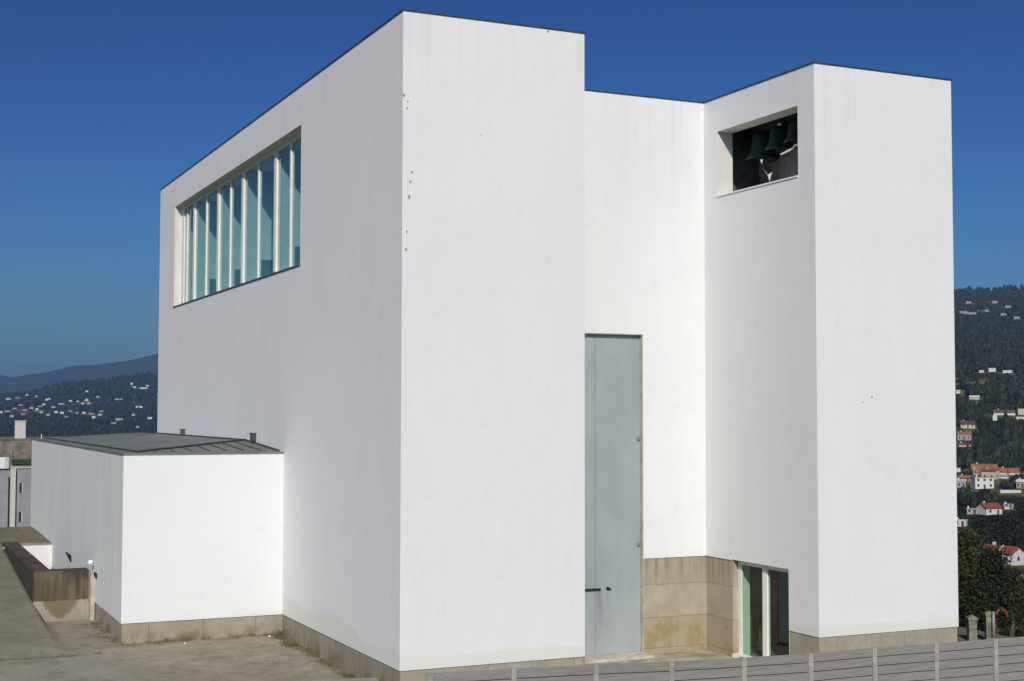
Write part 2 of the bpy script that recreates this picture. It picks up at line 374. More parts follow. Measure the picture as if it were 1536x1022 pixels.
m.wall('y', y1-.02, xa, xb, z0-.2, z1+.1); m.wall('y', y0+.02, xa, xb, z0-.2, z1+.1, flip=True)
for yv in THICK: m.box(xa+.03, xb-.01, yv-.10, yv+.10, z0+.03, z1-.11)
m.build('window_lining', M['interior'], church)
for yv in [29.3] + THICK:
    m = MB(); m.box(xa+.55, xb-.05, yv-.16, yv-.115, z0+.05, z0+1.05); m.build('vent_flap', plain('blue_grey_flap', (.16,.22,.25), .6), church)
# glazed side door
y0,y1,z0,z1 = GD; d = .25
m = MB()
m.quad((Cx,y1,z0),(Cx+d,y1,z0),(Cx+d,y1,z1),(Cx,y1,z1)); m.quad((Cx,y0,z0),(Cx,y0,z1),(Cx+d,y0,z1),(Cx+d,y0,z0))
m.quad((Cx,y0,z1),(Cx,y1,z1),(Cx+d,y1,z1),(Cx+d,y0,z1))
m.build('doorway_reveal', M['recess_stone'], church)
gdo = empty('glass_door', (0,0,0)); gdo.parent = church
m = MB(); X0, X1 = Cx+d-.03, Cx+d+.05
m.box(X0, X1, y1-.19, y1-.003, z0+.06, z1-.003); m.box(X0, X1, y0+.003, y0+.14, z0+.06, z1-.003); m.box(X0, X1, y0+.14, y1-.19, z1-.15, z1-.003); m.box(X0-.25, X1, y0+.003, y1-.003, z0-.05, z0+.06)
m.build('frame', M['white_frame'], gdo)
m = MB(); m.box(X0-.03, X1+.01, 2.89, 3.13, z0+.06, z1-.15); m.build('mullion', M['white_frame'], gdo)
for q0,q1 in ((3.13, y1-.19), (y0+.14, 2.89)):
    m = MB(); m.box(Cx+d, Cx+d+.012, q0, q1, z0+.06, z1-.15); m.build('pane', M['glass_dark'], gdo)
m = MB()
xa, xb, c0, c1, e0, e1 = X1, Dx-.5, .5, 5.5, z0-.02, 2.6
m.wall('x', xb, c0, c1, e0, e1, flip=True); m.wall('y', c1, xa+.4, xb, e0, e1); m.wall('y', c0, xa, xb, e0, e1, flip=True)
m.quad((xa,c0,e1),(xa,c1,e1),(xb,c1,e1),(xb,c0,e1))
m.wall('x', xa+.004, c0, c1, e0, e1, [(y0,y1,z0,z1)])
m.build('porch_interior', M['interior_dark'], church)
m = MB(); m.box(xa+.01, xa+.30, y1-.1, y1+.2, e0, e1-.01); m.build('porch_pier', M['interior'], church)
m = MB(); m.quad((xa-.02,c0,e0+.01),(xb,c0,e0+.01),(xb,c1,e0+.01),(xa-.02,c1,e0+.01)); m.build('porch_floor', M['floor_in'], church)
# tall door in the recess
fd = empty('front_door', (0,0,0)); fd.parent = church
for q0,q1 in ((DOOR[0]+.12, 8.945), (8.963, 10.612)):
    m = MB(); m.box(q0, q1, Ye+.17, Ye+.22, -1.185, 9.098); m.build('door_leaf', M['door'], fd)
m = MB(); m.box(7.47, 10.612, Ye+.225, Ye+.25, -1.185, 9.098); m.build('door_backing', M['black_metal'], fd)
m = MB(); m.box(10.614, 10.6395, Ye+.004, Ye+.26, -1.19, 9.129); m.box(DOOR[0]+.001, DOOR[0]+.12, Ye+.004, Ye+.26, -1.19, 9.129); m.box(DOOR[0]+.12, 10.614, Ye+.004, Ye+.26, 9.10, 9.129)
m.build('door_frame', plain('pale_stone_frame', (.40,.385,.31), .85, 0, .15), fd)
m = MB(); m.tube([(8.05,Ye+.10,.915),(9.11,Ye+.10,.905)], [.028,.028], 8); m.tube([(8.9,Ye+.10,.91),(8.9,Ye+.18,.91)], [.02,.02], 6); m.tube([(9.09,Ye+.10,.905),(9.09,Ye+.18,.905)], [.02,.02], 6)
m.build('door_bar', M['black_metal'], fd)
m = MB(); m.tube([(9.40,Ye+.10,.91),(9.40,Ye+.18,.91)], [.045,.05], 10); m.obox((9.34,Ye+.105,.91),(9.50,Ye+.105,.89), .03, .035); m.build('door_handle', M['black_metal'], fd)
for zz in (5.72, 2.285):
    m = MB(); m.box(10.50, 10.60, Ye+.12, Ye+.168, zz-.06, zz+.06); m.build('hinge', M['hinge'], fd)
m = MB(); m.box(DOOR[0]-.2, 10.66, Ye-.62, Ye+.24, -1.6, -1.19); m.build('doorstep', plain('worn_doorstep', (.48,.44,.36), .85, 0, .2), church)
# stone plinth (set 3 cm behind the plaster)
m = MB(); s = .03
m.wall('y', s, s, Bx-s, BOT, -.002); m.wall('x', Bx-s, s, Ye+s, BOT, -.002)
m.wall('x', Cx+s, s, GD[0]-.002, BOT, -.002, flip=True); m.wall('y', s, Cx+s, Dx-s, BOT, -.002); m.wall('x', Dx-s, s, Fy-s, BOT, -.002); m.wall('y', Fy-s, s, Dx-s, BOT, -.002, flip=True)
m.build('plinth', M['stone'], church)
m = MB()
m.wall('x', s, s, Hy, BOT, -.002, flip=True)
m.build('mossy_plinth', M['stone_green'], church)
m = MB()
m.wall('y', Ye+s, 10.641, Cx+s, BOT, zE-.002)
m.wall('x', Cx+s, GD[1]+.002, Ye+s, BOT, zE-.002, flip=True)
m.build('recess_plinth', M['recess_stone'], church)
m = MB(); m.box(Bx-.02, Cx+.02, -.4, Ye+.02, -1.7, -1.285); m.build('entrance_paving', M['paving'], church)
# dark metal coping round the roof edge
m = MB()
out = [(0,0),(Bx,0),(Bx,Ye),(Cx,Ye),(Cx,0),(Dx,0),(Dx,Fy),(0,Fy)]
def offset(poly, d):
    n = len(poly); res = []
    for i in range(n):
        p0, p1, p2 = Vector(poly[i-1]), Vector(poly[i]), Vector(poly[(i+1)%n])
        a = (p1-p0).normalized(); b = (p2-p1).normalized(); na = Vector((a.y,-a.x)); nb = Vector((b.y,-b.x))
        res.append(tuple(p1 + (na+nb)*d))
    return res
A, B_ = offset(out, .02), offset(out, -.3)
n = len(out); zl, zh = H-.008, H+.042
for i in range(n):
    j = (i+1) % n
    m.quad((*A[i],zl),(*A[j],zl),(*A[j],zh),(*A[i],zh)); m.quad((*A[i],zh),(*A[j],zh),(*B_[j],zh-.01),(*B_[i],zh-.01))
    m.quad((*B_[i],zl+.03),(*B_[i],zh-.01),(*B_[j],zh-.01),(*B_[j],zl+.03)); m.quad((*A[j],zl),(*A[i],zl),(*out[i],zl),(*out[j],zl))
m.build('roof_coping', M['dark_metal'], church)
# chipped plaster spots near the front corner
rc = random.Random(3)
chipm = plain('exposed_render', (.24,.235,.225), .95)
for (cx_, cz_, r_) in [(.03,14.776,.055),(.14,14.63,.03),(.12,14.45,.035),(.265,12.78,.04),(.225,12.53,.05),(.19,12.13,.055),(.16,12.32,.02),(.125,11.22,.045),(.11,10.77,.05),(4.19,16.93,.045),(2.22,13.92,.022),(14.72,6.9,.03),(15.05,7.05,.045),(15.2,6.98,.03),(15.75,7.25,.02),(13.5,15.9,.02)]:
    m = MB(); k = 9
    pts = [(max(.004, cx_+r_*rc.uniform(.5,1.1)*math.cos(t*2*math.pi/k)*.7), -.004, min(H-.02, cz_+r_*rc.uniform(.6,1.2)*math.sin(t*2*math.pi/k))) for t in range(k)]
    m.add(pts, [tuple(range(k))]); m.build('chipped_plaster', chipm, church)
# vents in the side wall above the low roof
for yv in (26.75, 14.75):
    m = MB(); m.box(-.16, -.001, yv-.12, yv+.10, 5.56, 5.80); m.box(-.19, -.001, yv-.15, yv+.13, 5.80, 5.83); m.build('wall_vent', M['dark_metal'], church)

# --- low side wing
m = MB(); m.wall('y', Hy, Hx, -.001, 0, Hz); m.quad((Hx,Hy,0),(Hx,Hy+.035,0),(0,Hy+.035,0),(0,Hy,0)); m.build('wing_front_wall', M['plaster_clean'], church)
m = MB(); m.wall('x', Hx, Hy, Jy, 0, Hz, flip=True); m.wall('y', Jy, Hx, 0, 0, Hz, flip=True); m.quad((Hx,Hy,0),(Hx,Jy,0),(Hx+.035,Jy,0),(Hx+.035,Hy,0)); m.build('wing_side_wall', M['plaster_stained'], church)
m = MB(); m.wall('y', Hy+s, Hx+s, s-.001, BOT, -.002); m.wall('x', Hx+s, Hy+s, 16.45, BOT, -.002, flip=True); m.wall('x', Hx+s, 16.45, Jy, -3.2, .001, flip=True); m.build('wing_plinth', stone('mossy_wing_granite', (.36,.315,.235), 1.7, 1.0), church)
roof = MB()
c = .02
EI = Hx+.58          # inner line of the edge gutter
roof.box(Hx-c, EI, Hy-c, Jy+c, Hz-.006, Hz+.055); roof.box(EI, -.002, Hy-c, Hy+.38, Hz-.006, Hz+.055)
P1=(EI,Hy+.60,Hz+.06); P2=(-.003,Hy+.40,Hz+.056); R1=(-.003,16.1,5.54); R2=(-.003,Jy,5.54); P4=(EI,Jy,Hz+.06); Q1=(EI,Hy+.38,Hz+.056)
roof.add([P1,R1,R2,P4], [(0,1,2,3)]); roof.add([Q1,P2,R1,P1], [(0,1,2,3)])
wr = roof.build('wing_roof', M['zinc'], church)
m = MB()
def hip_z(x, y): # height of the hip slope
    a, b_, c_ = Vector(Q1), Vector(P2), Vector(R1); nn = (b_-a).cross(c_-a); return a.z - (nn.x*(x-a.x)+nn.y*(y-a.y))/nn.z
for i in range(1, 8):
    x = EI + i*(-EI)/8.0
    yt = P1[1] + (R1[1]-P1[1])*(x-EI)/(-EI)
    m = MB(); m.obox((x, Hy+.75, hip_z(x,Hy+.75)+.018), (x, yt-.05, hip_z(x,yt-.05)+.012), .025, .03); m.build('seam', M['dark_metal'], wr)
m = MB(); m.obox(Vector(P1)+Vector((0,0,.04)), Vector(R1)+Vector((0,0,.03)), .07, .06); m.obox((EI,Hy+.6,Hz+.09),(EI,Jy,Hz+.085), .04, .04); m.obox((-.03,16.1,5.56),(-.03,Jy,5.56), .06, .06); m.obox((-.03,Hy+.5,Hz+.08),(-.03,16.1,5.56), .06, .06)
m.build('hip_cap', M['dark_metal'], wr)
m = MB(); m.tube([(Hx+.3,Jy-1.2,Hz+.05),(Hx+.3,Jy-1.2,Hz+.28)], [.02,.015], 6); m.build('roof_pin', M['fixture'], wr)
# lamp; black wedges for the shade inside slots, on the wing's side wall
def slot(yf, yn, zt, dz):
    m = MB(); a = Hx-.05; v = [(Hx+.01,yf,zt),(Hx+.01,yn,zt),(Hx+.01,yn,zt-dz),(Hx+.01,yf,zt-.03),(a,yf,zt),(a,yn,zt),(a,yn,zt-dz),(a,yf,zt-.03)]
    m.add(v, [(4,5,6,7),(0,1,5,4),(1,2,6,5),(2,3,7,6),(3,0,4,7)]); return m
slot(24.0, 22.6, 1.04, .24).build('slot_shade', M['black_metal'], church); slot(16.9, 16.05, 1.03, .17).build('slot_shade', M['black_metal'], church)
m = MB(); m.lathe([(0,.10),(.07,.08),(.10,.03),(.09,-.04),(.05,-.07),(0,-.08)], 14, (Hx-.13,16.75,1.33)); m.tube([(Hx,16.75,1.25),(Hx-.13,16.75,1.26)], [.025,.025], 6); m.build('wall_lamp', M['fixture'], church, True)

# ================================================================== BELLS
def bell(x, y, zlip, D, label):
    e = empty('bell', (x, y, zlip), 0, label, 'bell', 'bronze bells in the tower opening')
    r = D/2; h = D*.86
    m = MB()
    m.lathe([(r*.9,.0),(r,.0),(r*.99,h*.05),(r*.86,h*.16),(r*.72,h*.34),(r*.63,h*.58),(r*.58,h*.80),(r*.54,h*.90),(r*.40,h*.97),(.001,h),], 28)
    m.lathe([(r*.9,.0),(r*.76,h*.2),(r*.6,h*.5),(r*.5,h*.85),(.001,h*.93)], 28)
    m.build('bell_body', M['bronze'], e, True)
    m = MB(); m.tube([(0,0,h*.9),(0,0,h*.18)], [r*.05,r*.06], 8); m.lathe([(.001,-.02*D),(r*.17,.06*D),(r*.17,.14*D),(.001,.22*D)], 12); m.build('clapper', M['beam'], e, True)
    m = MB(); m.box(-.12*D, .12*D, -r*1.05, r*1.05, h*1.0, h*1.0+.24*D); m.build('headstock', M['beam'], e)
    if D == .92 and y > 3: m = MB(); m.box(-.14*D-.03, -.14*D+.02, -.32, -.20, h*.98, h*.98+.06); m.build('gap_light_block', M['rope_paper_gap_light'], e)  # white block added for light showing through behind the bell
    return e
bell(14.35, 4.62, 14.93, 1.08, 'largest green bronze bell, hanging lowest at the left of the tower opening')
bell(14.30, 3.60, 15.07, .92, 'green bronze bell hanging in the middle of the three large ones')
bell(14.28, 2.55, 15.13, .92, 'green bronze bell hanging at the right edge of the tower opening')
bell(14.5, 5.60, 15.50, .50, 'small dark bell tucked beside the opening jamb, left of the large bells')
m = MB(); m.box(14.25,14.45,.41,5.94,16.12,16.34); m.box(13.9,14.0,.41,5.94,16.2,16.4); m.build('bell_beam', M['beam'], church)
# torn dark netting in the lower half of the opening
net = empty('torn_netting', (Cx+2.1, 3, 13.74), 0, 'dark torn netting stretched across the lower half of the bell opening, behind the bells', 'netting')
rn = random.Random(11); m = MB(); NY, NZ = 46, 14
def ntop(y): return 15.15 + .10*math.sin(y*2.1)
vs = []
for i in range(NY+1):
    y = .45 + (5.9-.45)*i/NY; t = ntop(y)
    for k in range(NZ+1): vs.append((.02*math.sin(y*7+k*.6)+.015*math.sin(k*1.7), y-3, (t-13.74)*k/NZ))
fs = []
for i in range(NY):
    for k in range(NZ):
        y = .45 + (5.9-.45)*(i+.5)/NY; z = (ntop(y)-13.74)*(k+.5)/NZ+13.74
        hole = abs(y-3.42-(z-14.2)*.75) < .11*(14.52-z)/.5+.02 and 13.95 < z < 14.52
        if not hole: fs.append((i*(NZ+1)+k,(i+1)*(NZ+1)+k,(i+1)*(NZ+1)+k+1,i*(NZ+1)+k+1))
m.add(vs, fs); m.build('net', M['net'], net)
rope = empty('bell_rope', (Cx+.72, 3, 13.74), 0, 'pale rope sagging across the bell opening with a white scrap added for light showing through the netting', 'rope')
m = MB(); P = [(-.05,.62,.70),(-.06,.34,.46),(-.05,.14,.50),(-.05,.20,.40),(-.05,.27,.24),(-.05,.33,.40),(-.05,.42,.50)]
m.add(P, [tuple(range(7))]); m.add([(p[0]+.012,p[1],p[2]) for p in P], [tuple(range(7))[::-1]])
m.add([(-.05,.78,1.02),(-.05,.62,1.0),(-.05,.68,.86)], [(0,1,2)])
m.build('gap_light_scrap', M['rope_paper_gap_light'], rope)  # white scraps added in place of brightness seen through the torn net
m = MB(); m.tube([(-.04,-.35,1.0),(-.05,-.65,1.03),(-.05,-.95,1.07),(-.04,-1.1,1.16),(-.04,-1.6,1.16),(-.03,-2.4,1.13)], [.03,.035,.04,.035,.035,.03], 6); m.build('rope_line', M['rope_paper_gap_light'], rope)

# ================================================================== PARAPET ROUND THE SUNKEN YARD
par = empty('parapet_wall', (-7.1, 17, -.6), 0, 'brown stained concrete parapet around the sunken yard beside the low wing', 'wall')
L = Vector((-7.1, 17, -.6))
def pl(b): b.v = [(x-L.x, y-L.y, z-L.z) for x,y,z in b.v]; return b
m = MB(); m.box(-7.10, -6.50, 17.0, 29.0, -2.5, 1.07); pl(m).build('long_side', M['stained'], par)
m = MB(); m.box(-6.50, -5.26, 17.002, 17.75, -2.5, 1.067); pl(m).build('front_side', M['stained'], par)
m = MB(); m.box(-7.095, -5.262, 16.90, 17.0, -1.2, .06); pl(m).build('base_course', M['apron'], par)
m = MB(); m.box(-5.26, -5.118, 16.5, 17.3, -1.2, 1.05); pl(m).build('pilaster', plain('pale_pink_concrete', (.42,.37,.32), .9, 0, .2), par)
m = MB(); m.box(-7.13, -7.10, 28.0, 28.25, .5, .95); pl(m).build('white_sign_plate', M['fixture'], par)
m = MB(); m.box(-6.5, Hx-.002, 28.7, 29.0, -2.6, .90)
tag(m.build('retaining_wall', M['plaster_clean']), 'low white retaining wall at the far end of the sunken yard', 'wall')

# ================================================================== GROUND
def sstep(a, b, x):
    t = min(1, max(0, (x-a)/(b-a))); return t*t*(3-2*t)
def lerp(pts, x):
    if x <= pts[0][0]: return pts[0][1]
    for (a, u), (b, v) in zip(pts, pts[1:]):
        if x <= b: return u + (v-u)*(x-a)/(b-a)
    return pts[-1][1]
def yard(x, y):
    base = -.62 - .021*max(0, 11-y) if y < 11 else -.62
    base = base + (-1.36-base)*sstep(.2, 5.0, x)
    ramp = lerp([(10,-.62),(16.9,.02),(29,.98),(34,1.08)], y)
    w = sstep(-6.75, -7.12, x)
    z = base + (ramp-base)*w*(1 if y > 10 else 0)
    if y > 28.9 and x < 0: z = max(z, lerp([(28.9,.98),(34,1.08)], y))
    z += .02*noise.noise((x*.5, y*.5, 0))
    # yard's edges sink into the terrain
    return z
xs = sorted(set([-34+1.0*i for i in range(23)] + [-11.5+.25*i for i in range(50)] + [1+1.0*i for i in range(24)]+[24.6] + [-7.12,-7.0,-6.75]))
ysl = sorted(set([-9+.5*i for i in range(80)] + [31+1.5*i for i in range(5)] + [28.95, 28.8]))
m = MB(); vs = [(x, y, yard(x, y)) for x in xs for y in ysl]; fs = []; ny = len(ysl)
for i in range(len(xs)-1):
    for j in range(ny-1):
        cx_, cy_ = (xs[i]+xs[i+1])/2, (ysl[j]+ysl[j+1])/2
        if -7.0 < cx_ < -5.2 and 17.2 < cy_ < 28.8: continue
        if .3 < cx_ < Dx-.3 and Ye+.5 < cy_ < Fy-.3: continue
        if Hx+.3 < cx_ < .3 and Hy+.3 < cy_ < Jy-.3: continue
        fs.append((i*ny+j, (i+1)*ny+j, (i+1)*ny+j+1, i*ny+j+1))
m.add(vs, fs)
tag(m.build('churchyard_ground', M['ground'], None, True), kind='structure')
m = MB(); m.quad((-7.2,16.9,-2.3),(Hx+.1,16.9,-2.3),(Hx+.1,29,-2.3),(-7.2,29,-2.3)); tag(m.build('sunken_yard_floor', M['ground']), kind='structure')

# wide terrain, polar sheet
PR = [(0,5.0),(4,4.9),(22,-2.2),(45,-2.3),(56,-2.2),(62,-2.9),(75,-4.6),(120,-10.8),(200,-21),(300,-31),(420,-35.2),(520,-37.5),(640,-36),(800,-30),(950,-20),(1150,2),(1500,40),(1800,85),(2200,135),(2700,190),(3200,250),(3700,312),(4500,200),(7000,150),(12000,60)]
PL_ = [(0,5.0),(4,4.9),(22,-2.2),(45,-2.2),(75,-3.2),(95,-4.5),(150,-9),(400,-32),(1000,-58),(1800,-45),(2400,-30),(3000,-8),(3600,16)]
PD = [(0,5.0),(4,4.9),(22,-2.2),(60,-2.4),(200,-12),(600,-40),(1500,-30),(3000,40),(5000,120),(9000,300),(12000,60)]
RIDGE = [(0,.0068),(.0827,.0073),(.108,.0110),(.1207,.0151),(.1466,.0189),(.1844,.0238),(.3,.028)]
FAR = [(0,.027),(.07,.0265),(.0824,.0242),(.0908,.0225),(.1077,.0254),(.129,.0310),(.1464,.0326),(.1639,.0350),(.1842,.0394),(.22,.043),(.3,.03)]
def terrain(b, r):
    zr = lerp(PR, r)
    if r <= 3600: zl_ = lerp(PL_, r)
    else:
        rz = 6.6 + lerp(RIDGE, b)*4200; fz = 6.6 + lerp(FAR, b)*9000
        zl_ = lerp([(3600,16),(4200,rz),(5400,-20),(6500,-40),(9000,fz),(12000,40)], r)
    zd = lerp(PD, r)
    if b < .02: z = zd + (zl_-zd)*sstep(-.35, .02, b)
    elif b < .30: z = zl_
    elif b < .62: z = zl_ + (zr-zl_)*sstep(.30, .62, b)
    elif b < .90: z = zr
    else: z = zr + (zd-zr)*sstep(.90, 1.4, b)
    x, y = CAM.x + r*math.sin(b), CAM.y + r*math.cos(b)
    amp = .0016*r*sstep(90, 400, r)
    z += amp*(noise.noise((x/(r*.05+40), y/(r*.05+40), 3.1)) + .5*noise.noise((x/(r*.02+15), y/(r*.02+15), 7.7)))
    return x, y, z
bs = []
b = -math.pi
while b < math.pi - 1e-6:
    bs.append(b)
    b += .0022 if (.045 < b < .21 or .69 < b < .83) else (.012 if -.1 < b < 1.1 else .06)
rs = [0, 2, 4, 8, 13, 18, 22, 30, 38, 46, 54, 58, 62, 68, 76, 86, 98, 110]
while rs[-1] < 12000: rs.append(rs[-1]*1.045)
m = MB(); nr = len(rs); vs = [terrain(bb, rr) for bb in bs for rr in rs]; fs = []
for i in range(len(bs)):
    j = (i+1) % len(bs)
    for k in range(nr-1):
        if k == 0: fs.append((i*nr, i*nr+1, j*nr+1))
        else: fs.append((i*nr+k, i*nr+k+1, j*nr+k+1, j*nr+k))
m.add(vs, fs)
def terrain_mat():
    t = NT('wooded_valley_soil'); p = t.xyz()
    n1 = t.noise(t.pos(), .011, 6, .6); n2 = t.noise(t.pos((1,1,1),(5,9,0)), .05, 6, .65); n3 = t.noise(t.pos(), .8, 4, .6)
    a = t.mix(t.ramp(n2, .35, .65), (.016,.022,.012), (.036,.042,.020))
    near = t.ramp(p[1], 5200, 4300); a = t.mix(t.math('MULTIPLY', near, t.ramp(n1, .48, .58, 0, .92)), a, (.15,.14,.06))
    a = t.mix(t.math('MULTIPLY', near, t.ramp(n1, .66, .72, 0, .6)), a, (.14,.11,.065))
    a = t.mix(t.ramp(n3, .4, .7, 0, .4), a, (.03,.033,.018))
    return t.fin(a, 1., 0, .0)
M['terrain'] = terrain_mat()
tag(m.build('terrain', M['terrain'], None, True), kind='structure')
#TERRAIN_END

# ================================================================== FENCE (prefab concrete posts and planks)
TOP = [(-7.0,1.25),(-5.04,1.188),(-2.62,1.084),(-1.54,1.078),(.397,1.04),(2.408,.98),(4.363,.907),(6.33,.859),(8.233,.82),(10.139,.825),(12.071,.803),(14.018,.793),(15.97,.775),(17.92,.76),(19.87,.745),(21.8,.73)]
FY = -6.0
def fence(xl, label, endposts):
    f = empty('concrete_fence', (xl[0], FY, -1.4), 0, label, 'fence')
    o = Vector((xl[0], FY, -1.4)); fr = random.Random(5)
    for i, x in enumerate(xl):
        if x in endposts or True:
            zt = lerp(TOP, x) + (-.12 if x < -2 else -.012); m = MB()
            # H section: two flanges joined by a web
            m.box(x-.058-o.x, x+.058-o.x, -.075, -.035, 0, zt-o.z); m.box(x-.022-o.x, x+.022-o.x, -.035, .035, 0, zt-o.z-.002); m.box(x-.058-o.x, x+.058-o.x, .035, .075, 0, zt-o.z)
            m.box(x-.022-o.x, x+.022-o.x, -.09, -.075, 0, zt-o.z-.01)
            m.build('post', M['post'], f)
    for x0, x1 in zip(xl, xl[1:]):
        m = MB(); za, zb = lerp(TOP, x0)-.02, lerp(TOP, x1)-.02; k = 0
        while za - k*.222 > -1.3:
            q0, q1 = za-k*.222-o.z, zb-k*.222-o.z; hh = .200; X0, X1 = x0+.026-o.x, x1-.026-o.x; e = fr.uniform(-.004,.004)
            v = [(X0,-.026+e,q0-hh),(X1,-.026+e,q1-hh),(X1,.026,q1-hh),(X0,.026,q0-hh),(X0,-.026+e,q0-.006),(X1,-.026+e,q1-.006),(X1,.026,q1-.006),(X0,.026,q0-.006),(X0,-.022+e,q0),(X1,-.022+e,q1),(X1,.022,q1),(X0,.022,q0)]
            m.add(v, [(0,3,2,1),(0,1,5,4),(1,2,6,5),(2,3,7,6),(3,0,4,7),(4,5,9,8),(6,7,11,10),(8,9,10,11),(5,6,10,9),(7,4,8,11)])
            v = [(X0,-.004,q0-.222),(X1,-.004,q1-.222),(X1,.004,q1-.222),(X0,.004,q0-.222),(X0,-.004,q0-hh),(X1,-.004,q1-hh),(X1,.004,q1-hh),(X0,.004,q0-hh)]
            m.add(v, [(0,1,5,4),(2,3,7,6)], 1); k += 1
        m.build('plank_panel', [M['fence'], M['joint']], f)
    return f
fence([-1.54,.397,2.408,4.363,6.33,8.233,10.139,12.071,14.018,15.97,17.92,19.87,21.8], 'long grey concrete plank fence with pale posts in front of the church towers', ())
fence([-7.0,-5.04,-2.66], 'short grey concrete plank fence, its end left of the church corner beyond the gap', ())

# grass along the foot of the plinth
rg = random.Random(21); m = MB()
def tuft(x, y, s_):
    z = yard(x, y)
    for _ in range(int(6+s_*10)):
        a = rg.uniform(0, 6.28); l = rg.uniform(.05,.16)*s_; ox, oy = rg.gauss(0,.06), rg.gauss(0,.06); dx, dy = math.cos(a)*l*.6, math.sin(a)*l*.6; w = .008
        m.add([(x+ox-w,y+oy,z-.01),(x+ox+w,y+oy,z-.01),(x+ox+dx,y+oy+dy,z+l)], [(0,1,2)])
for _ in range(70): tuft(-.06-abs(rg.gauss(0,.10)), min(10.8, 2.5+abs(rg.gauss(0,3.8))), rg.uniform(.5,1.1))
for _ in range(45): tuft(-.15-abs(rg.gauss(0,.2)), rg.uniform(8.6,10.9), rg.uniform(.6,1.3))
for _ in range(25): tuft(rg.choice([rg.uniform(-5.1,-2.6), rg.uniform(-5.1,0)]), Hy-.05-abs(rg.gauss(0,.10)), rg.uniform(.5,1.2))
for _ in range(30): tuft(Hx-.05-abs(rg.gauss(0,.2)), rg.uniform(11,16.3), rg.uniform(.4,1.))
for _ in range(25): tuft(rg.uniform(-9,-5), 9.6+rg.gauss(0,.08), rg.uniform(.3,.6))
def leafmat(name, a, b):
    t = NT(name); isl = t.geo.outputs['Random Per Island']; n = t.noise(t.pos(), .9, 4)
    c_ = t.mix(isl, a, b); c_ = t.mix(t.ramp(n, .35, .65, 0, .5), c_, tuple(x*.55 for x in a))
    return t.fin(c_, .65, 0, .2)
tag(m.build('grass', leafmat('weed_green', (.09,.095,.035), (.20,.18,.09))), 'thin weeds along the foot of the stone plinth', 'grass', kind='stuff')
# scraps of litter on the ground
m = MB(); 
for (x,y,s_) in [(-.55,10.55,.045),(-3.3,10.3,.02)]:
    z = yard(x,y); m.add([(x-s_,y-s_,z+.004),(x+s_,y-s_*.6,z+.01),(x+s_*.7,y+s_,z+.05),(x-s_*.6,y+s_*.7,z+.03)], [(0,1,2,3)])
pb = random.Random(4); st_ = MB()
for k in range(16):
    x = -7.0+.13*k if k < 5 else (-5.6+.12*(k-5) if k < 9 else pb.uniform(-8,-1)); y = 15.9+pb.uniform(-.1,.1) if k < 9 else pb.uniform(3,9.5); z = yard(x,y); r2 = pb.uniform(.025,.055)
    st_.lathe([(.001,-.02),(r2,-.01),(r2*.9,r2*.5),(.001,r2*.8)], 7, (x,y,z))
tag(st_.build('pebbles', plain('grey_pebble', (.2,.19,.16), .9, 0, .3)), 'small loose stones lying on the worn concrete', 'pebbles', kind='stuff')
tag(m.build('paper_litter', M['rope_paper_gap_light']), 'few white paper scraps lying on the ground by the wing', 'litter', kind='stuff')

#OBJECTS
# ================================================================== LEFT APARTMENT BLOCK BEYOND THE WING
def polar(b, r, z=0): return Vector((CAM.x+r*math.sin(b), CAM.y+r*math.cos(b), z))
conc = plain('grey_rendered_wall', (.25,.25,.265), .9, 0, .1, .8); brown = plain('weathered_brown_render', (.17,.15,.12), .95, 0, .3, 1.2)
pale = plain('pale_render', (.50,.48,.43), .9, 0, .08); whitew = plain('white_render', (.68,.68,.68), .85, 0, .06); green = plain('dark_green_awning', (.02,.05,.025), .8, 0, .2); dark = plain('dark_opening', (.02,.02,.025), .4)
ob = polar(.09, 150, -10)
blk = empty('apartment_building', ob, -.09, 'grey apartment block with chimney and slot windows seen past the far end of the wing', 'building')
z_ = lambda v: v+10
m = MB(); m.box(-9, .04, 0, 11, 0, z_(.83)); m.box(.55, 9, 0, 11, 0, z_(.83)); m.box(.04, .55, .35, 11, 0, z_(.83)); m.build('wall', conc, blk)
m = MB(); m.box(.045, .545, -.3, .35, 0, z_(.80)); m.build('pilaster', pale, blk)
m = MB(); m.box(-9, 9, 1.4, 11, z_(.83), z_(3.68)); m.build('upper_storey', brown, blk)
m = MB(); m.box(-9.1, 9.1, 1.3, 11.1, z_(3.68), z_(3.80)); rf_ = m.build('roof_slab', brown, blk)
m = MB(); m.box(.37, 1.41, 2.2, 3.4, z_(3.80), z_(5.5)); m.box(.33, 1.45, 2.16, 3.44, z_(5.5), z_(5.6)); m.build('chimney', pale, rf_)
m = MB(); m.box(-3.4, -2.0, 3, 5, z_(3.80), z_(4.4)); m.build('roof_hatch', dark, rf_)
m = MB(); m.box(-9, -.55, -.25, -.02, z_(.84), z_(1.96)); m.build('balcony_parapet', whitew, blk)
m = MB(); m.box(-.55, -.12, -.28, 0, z_(.84), z_(1.98)); m.build('balcony_pier', pale, blk)
m = MB(); m.box(.15, 9, .5, 1.39, z_(1.22), z_(1.70)); m.build('awning', green, blk)
m = MB(); m.box(.0, 9, -.12, .1, z_(.84), z_(.96)); m.box(.0, 9, -.08, -.04, z_(1.02), z_(1.08)); m.build('gutter_rail', pale, blk)
m = MB(); m.box(-.16, .02, -.02, .25, 0, z_(-.03)); m.build('slot_window', dark, blk)
for zb in (-1.6, -4.5, -7.4):
    for xb_ in (.97, 4.2):
        fr_ = MB(); fr_.box(xb_+.16, xb_+.27, -.02, .02, z_(zb), z_(zb+.98)); w_ = fr_.build('window', pale, blk)  # pale strip paints the sunlit reveal beside each dark pane
        m = MB(); m.box(xb_-.06, xb_+.16, -.03, .03, z_(zb), z_(zb+.98)); m.build('pane', dark, w_)
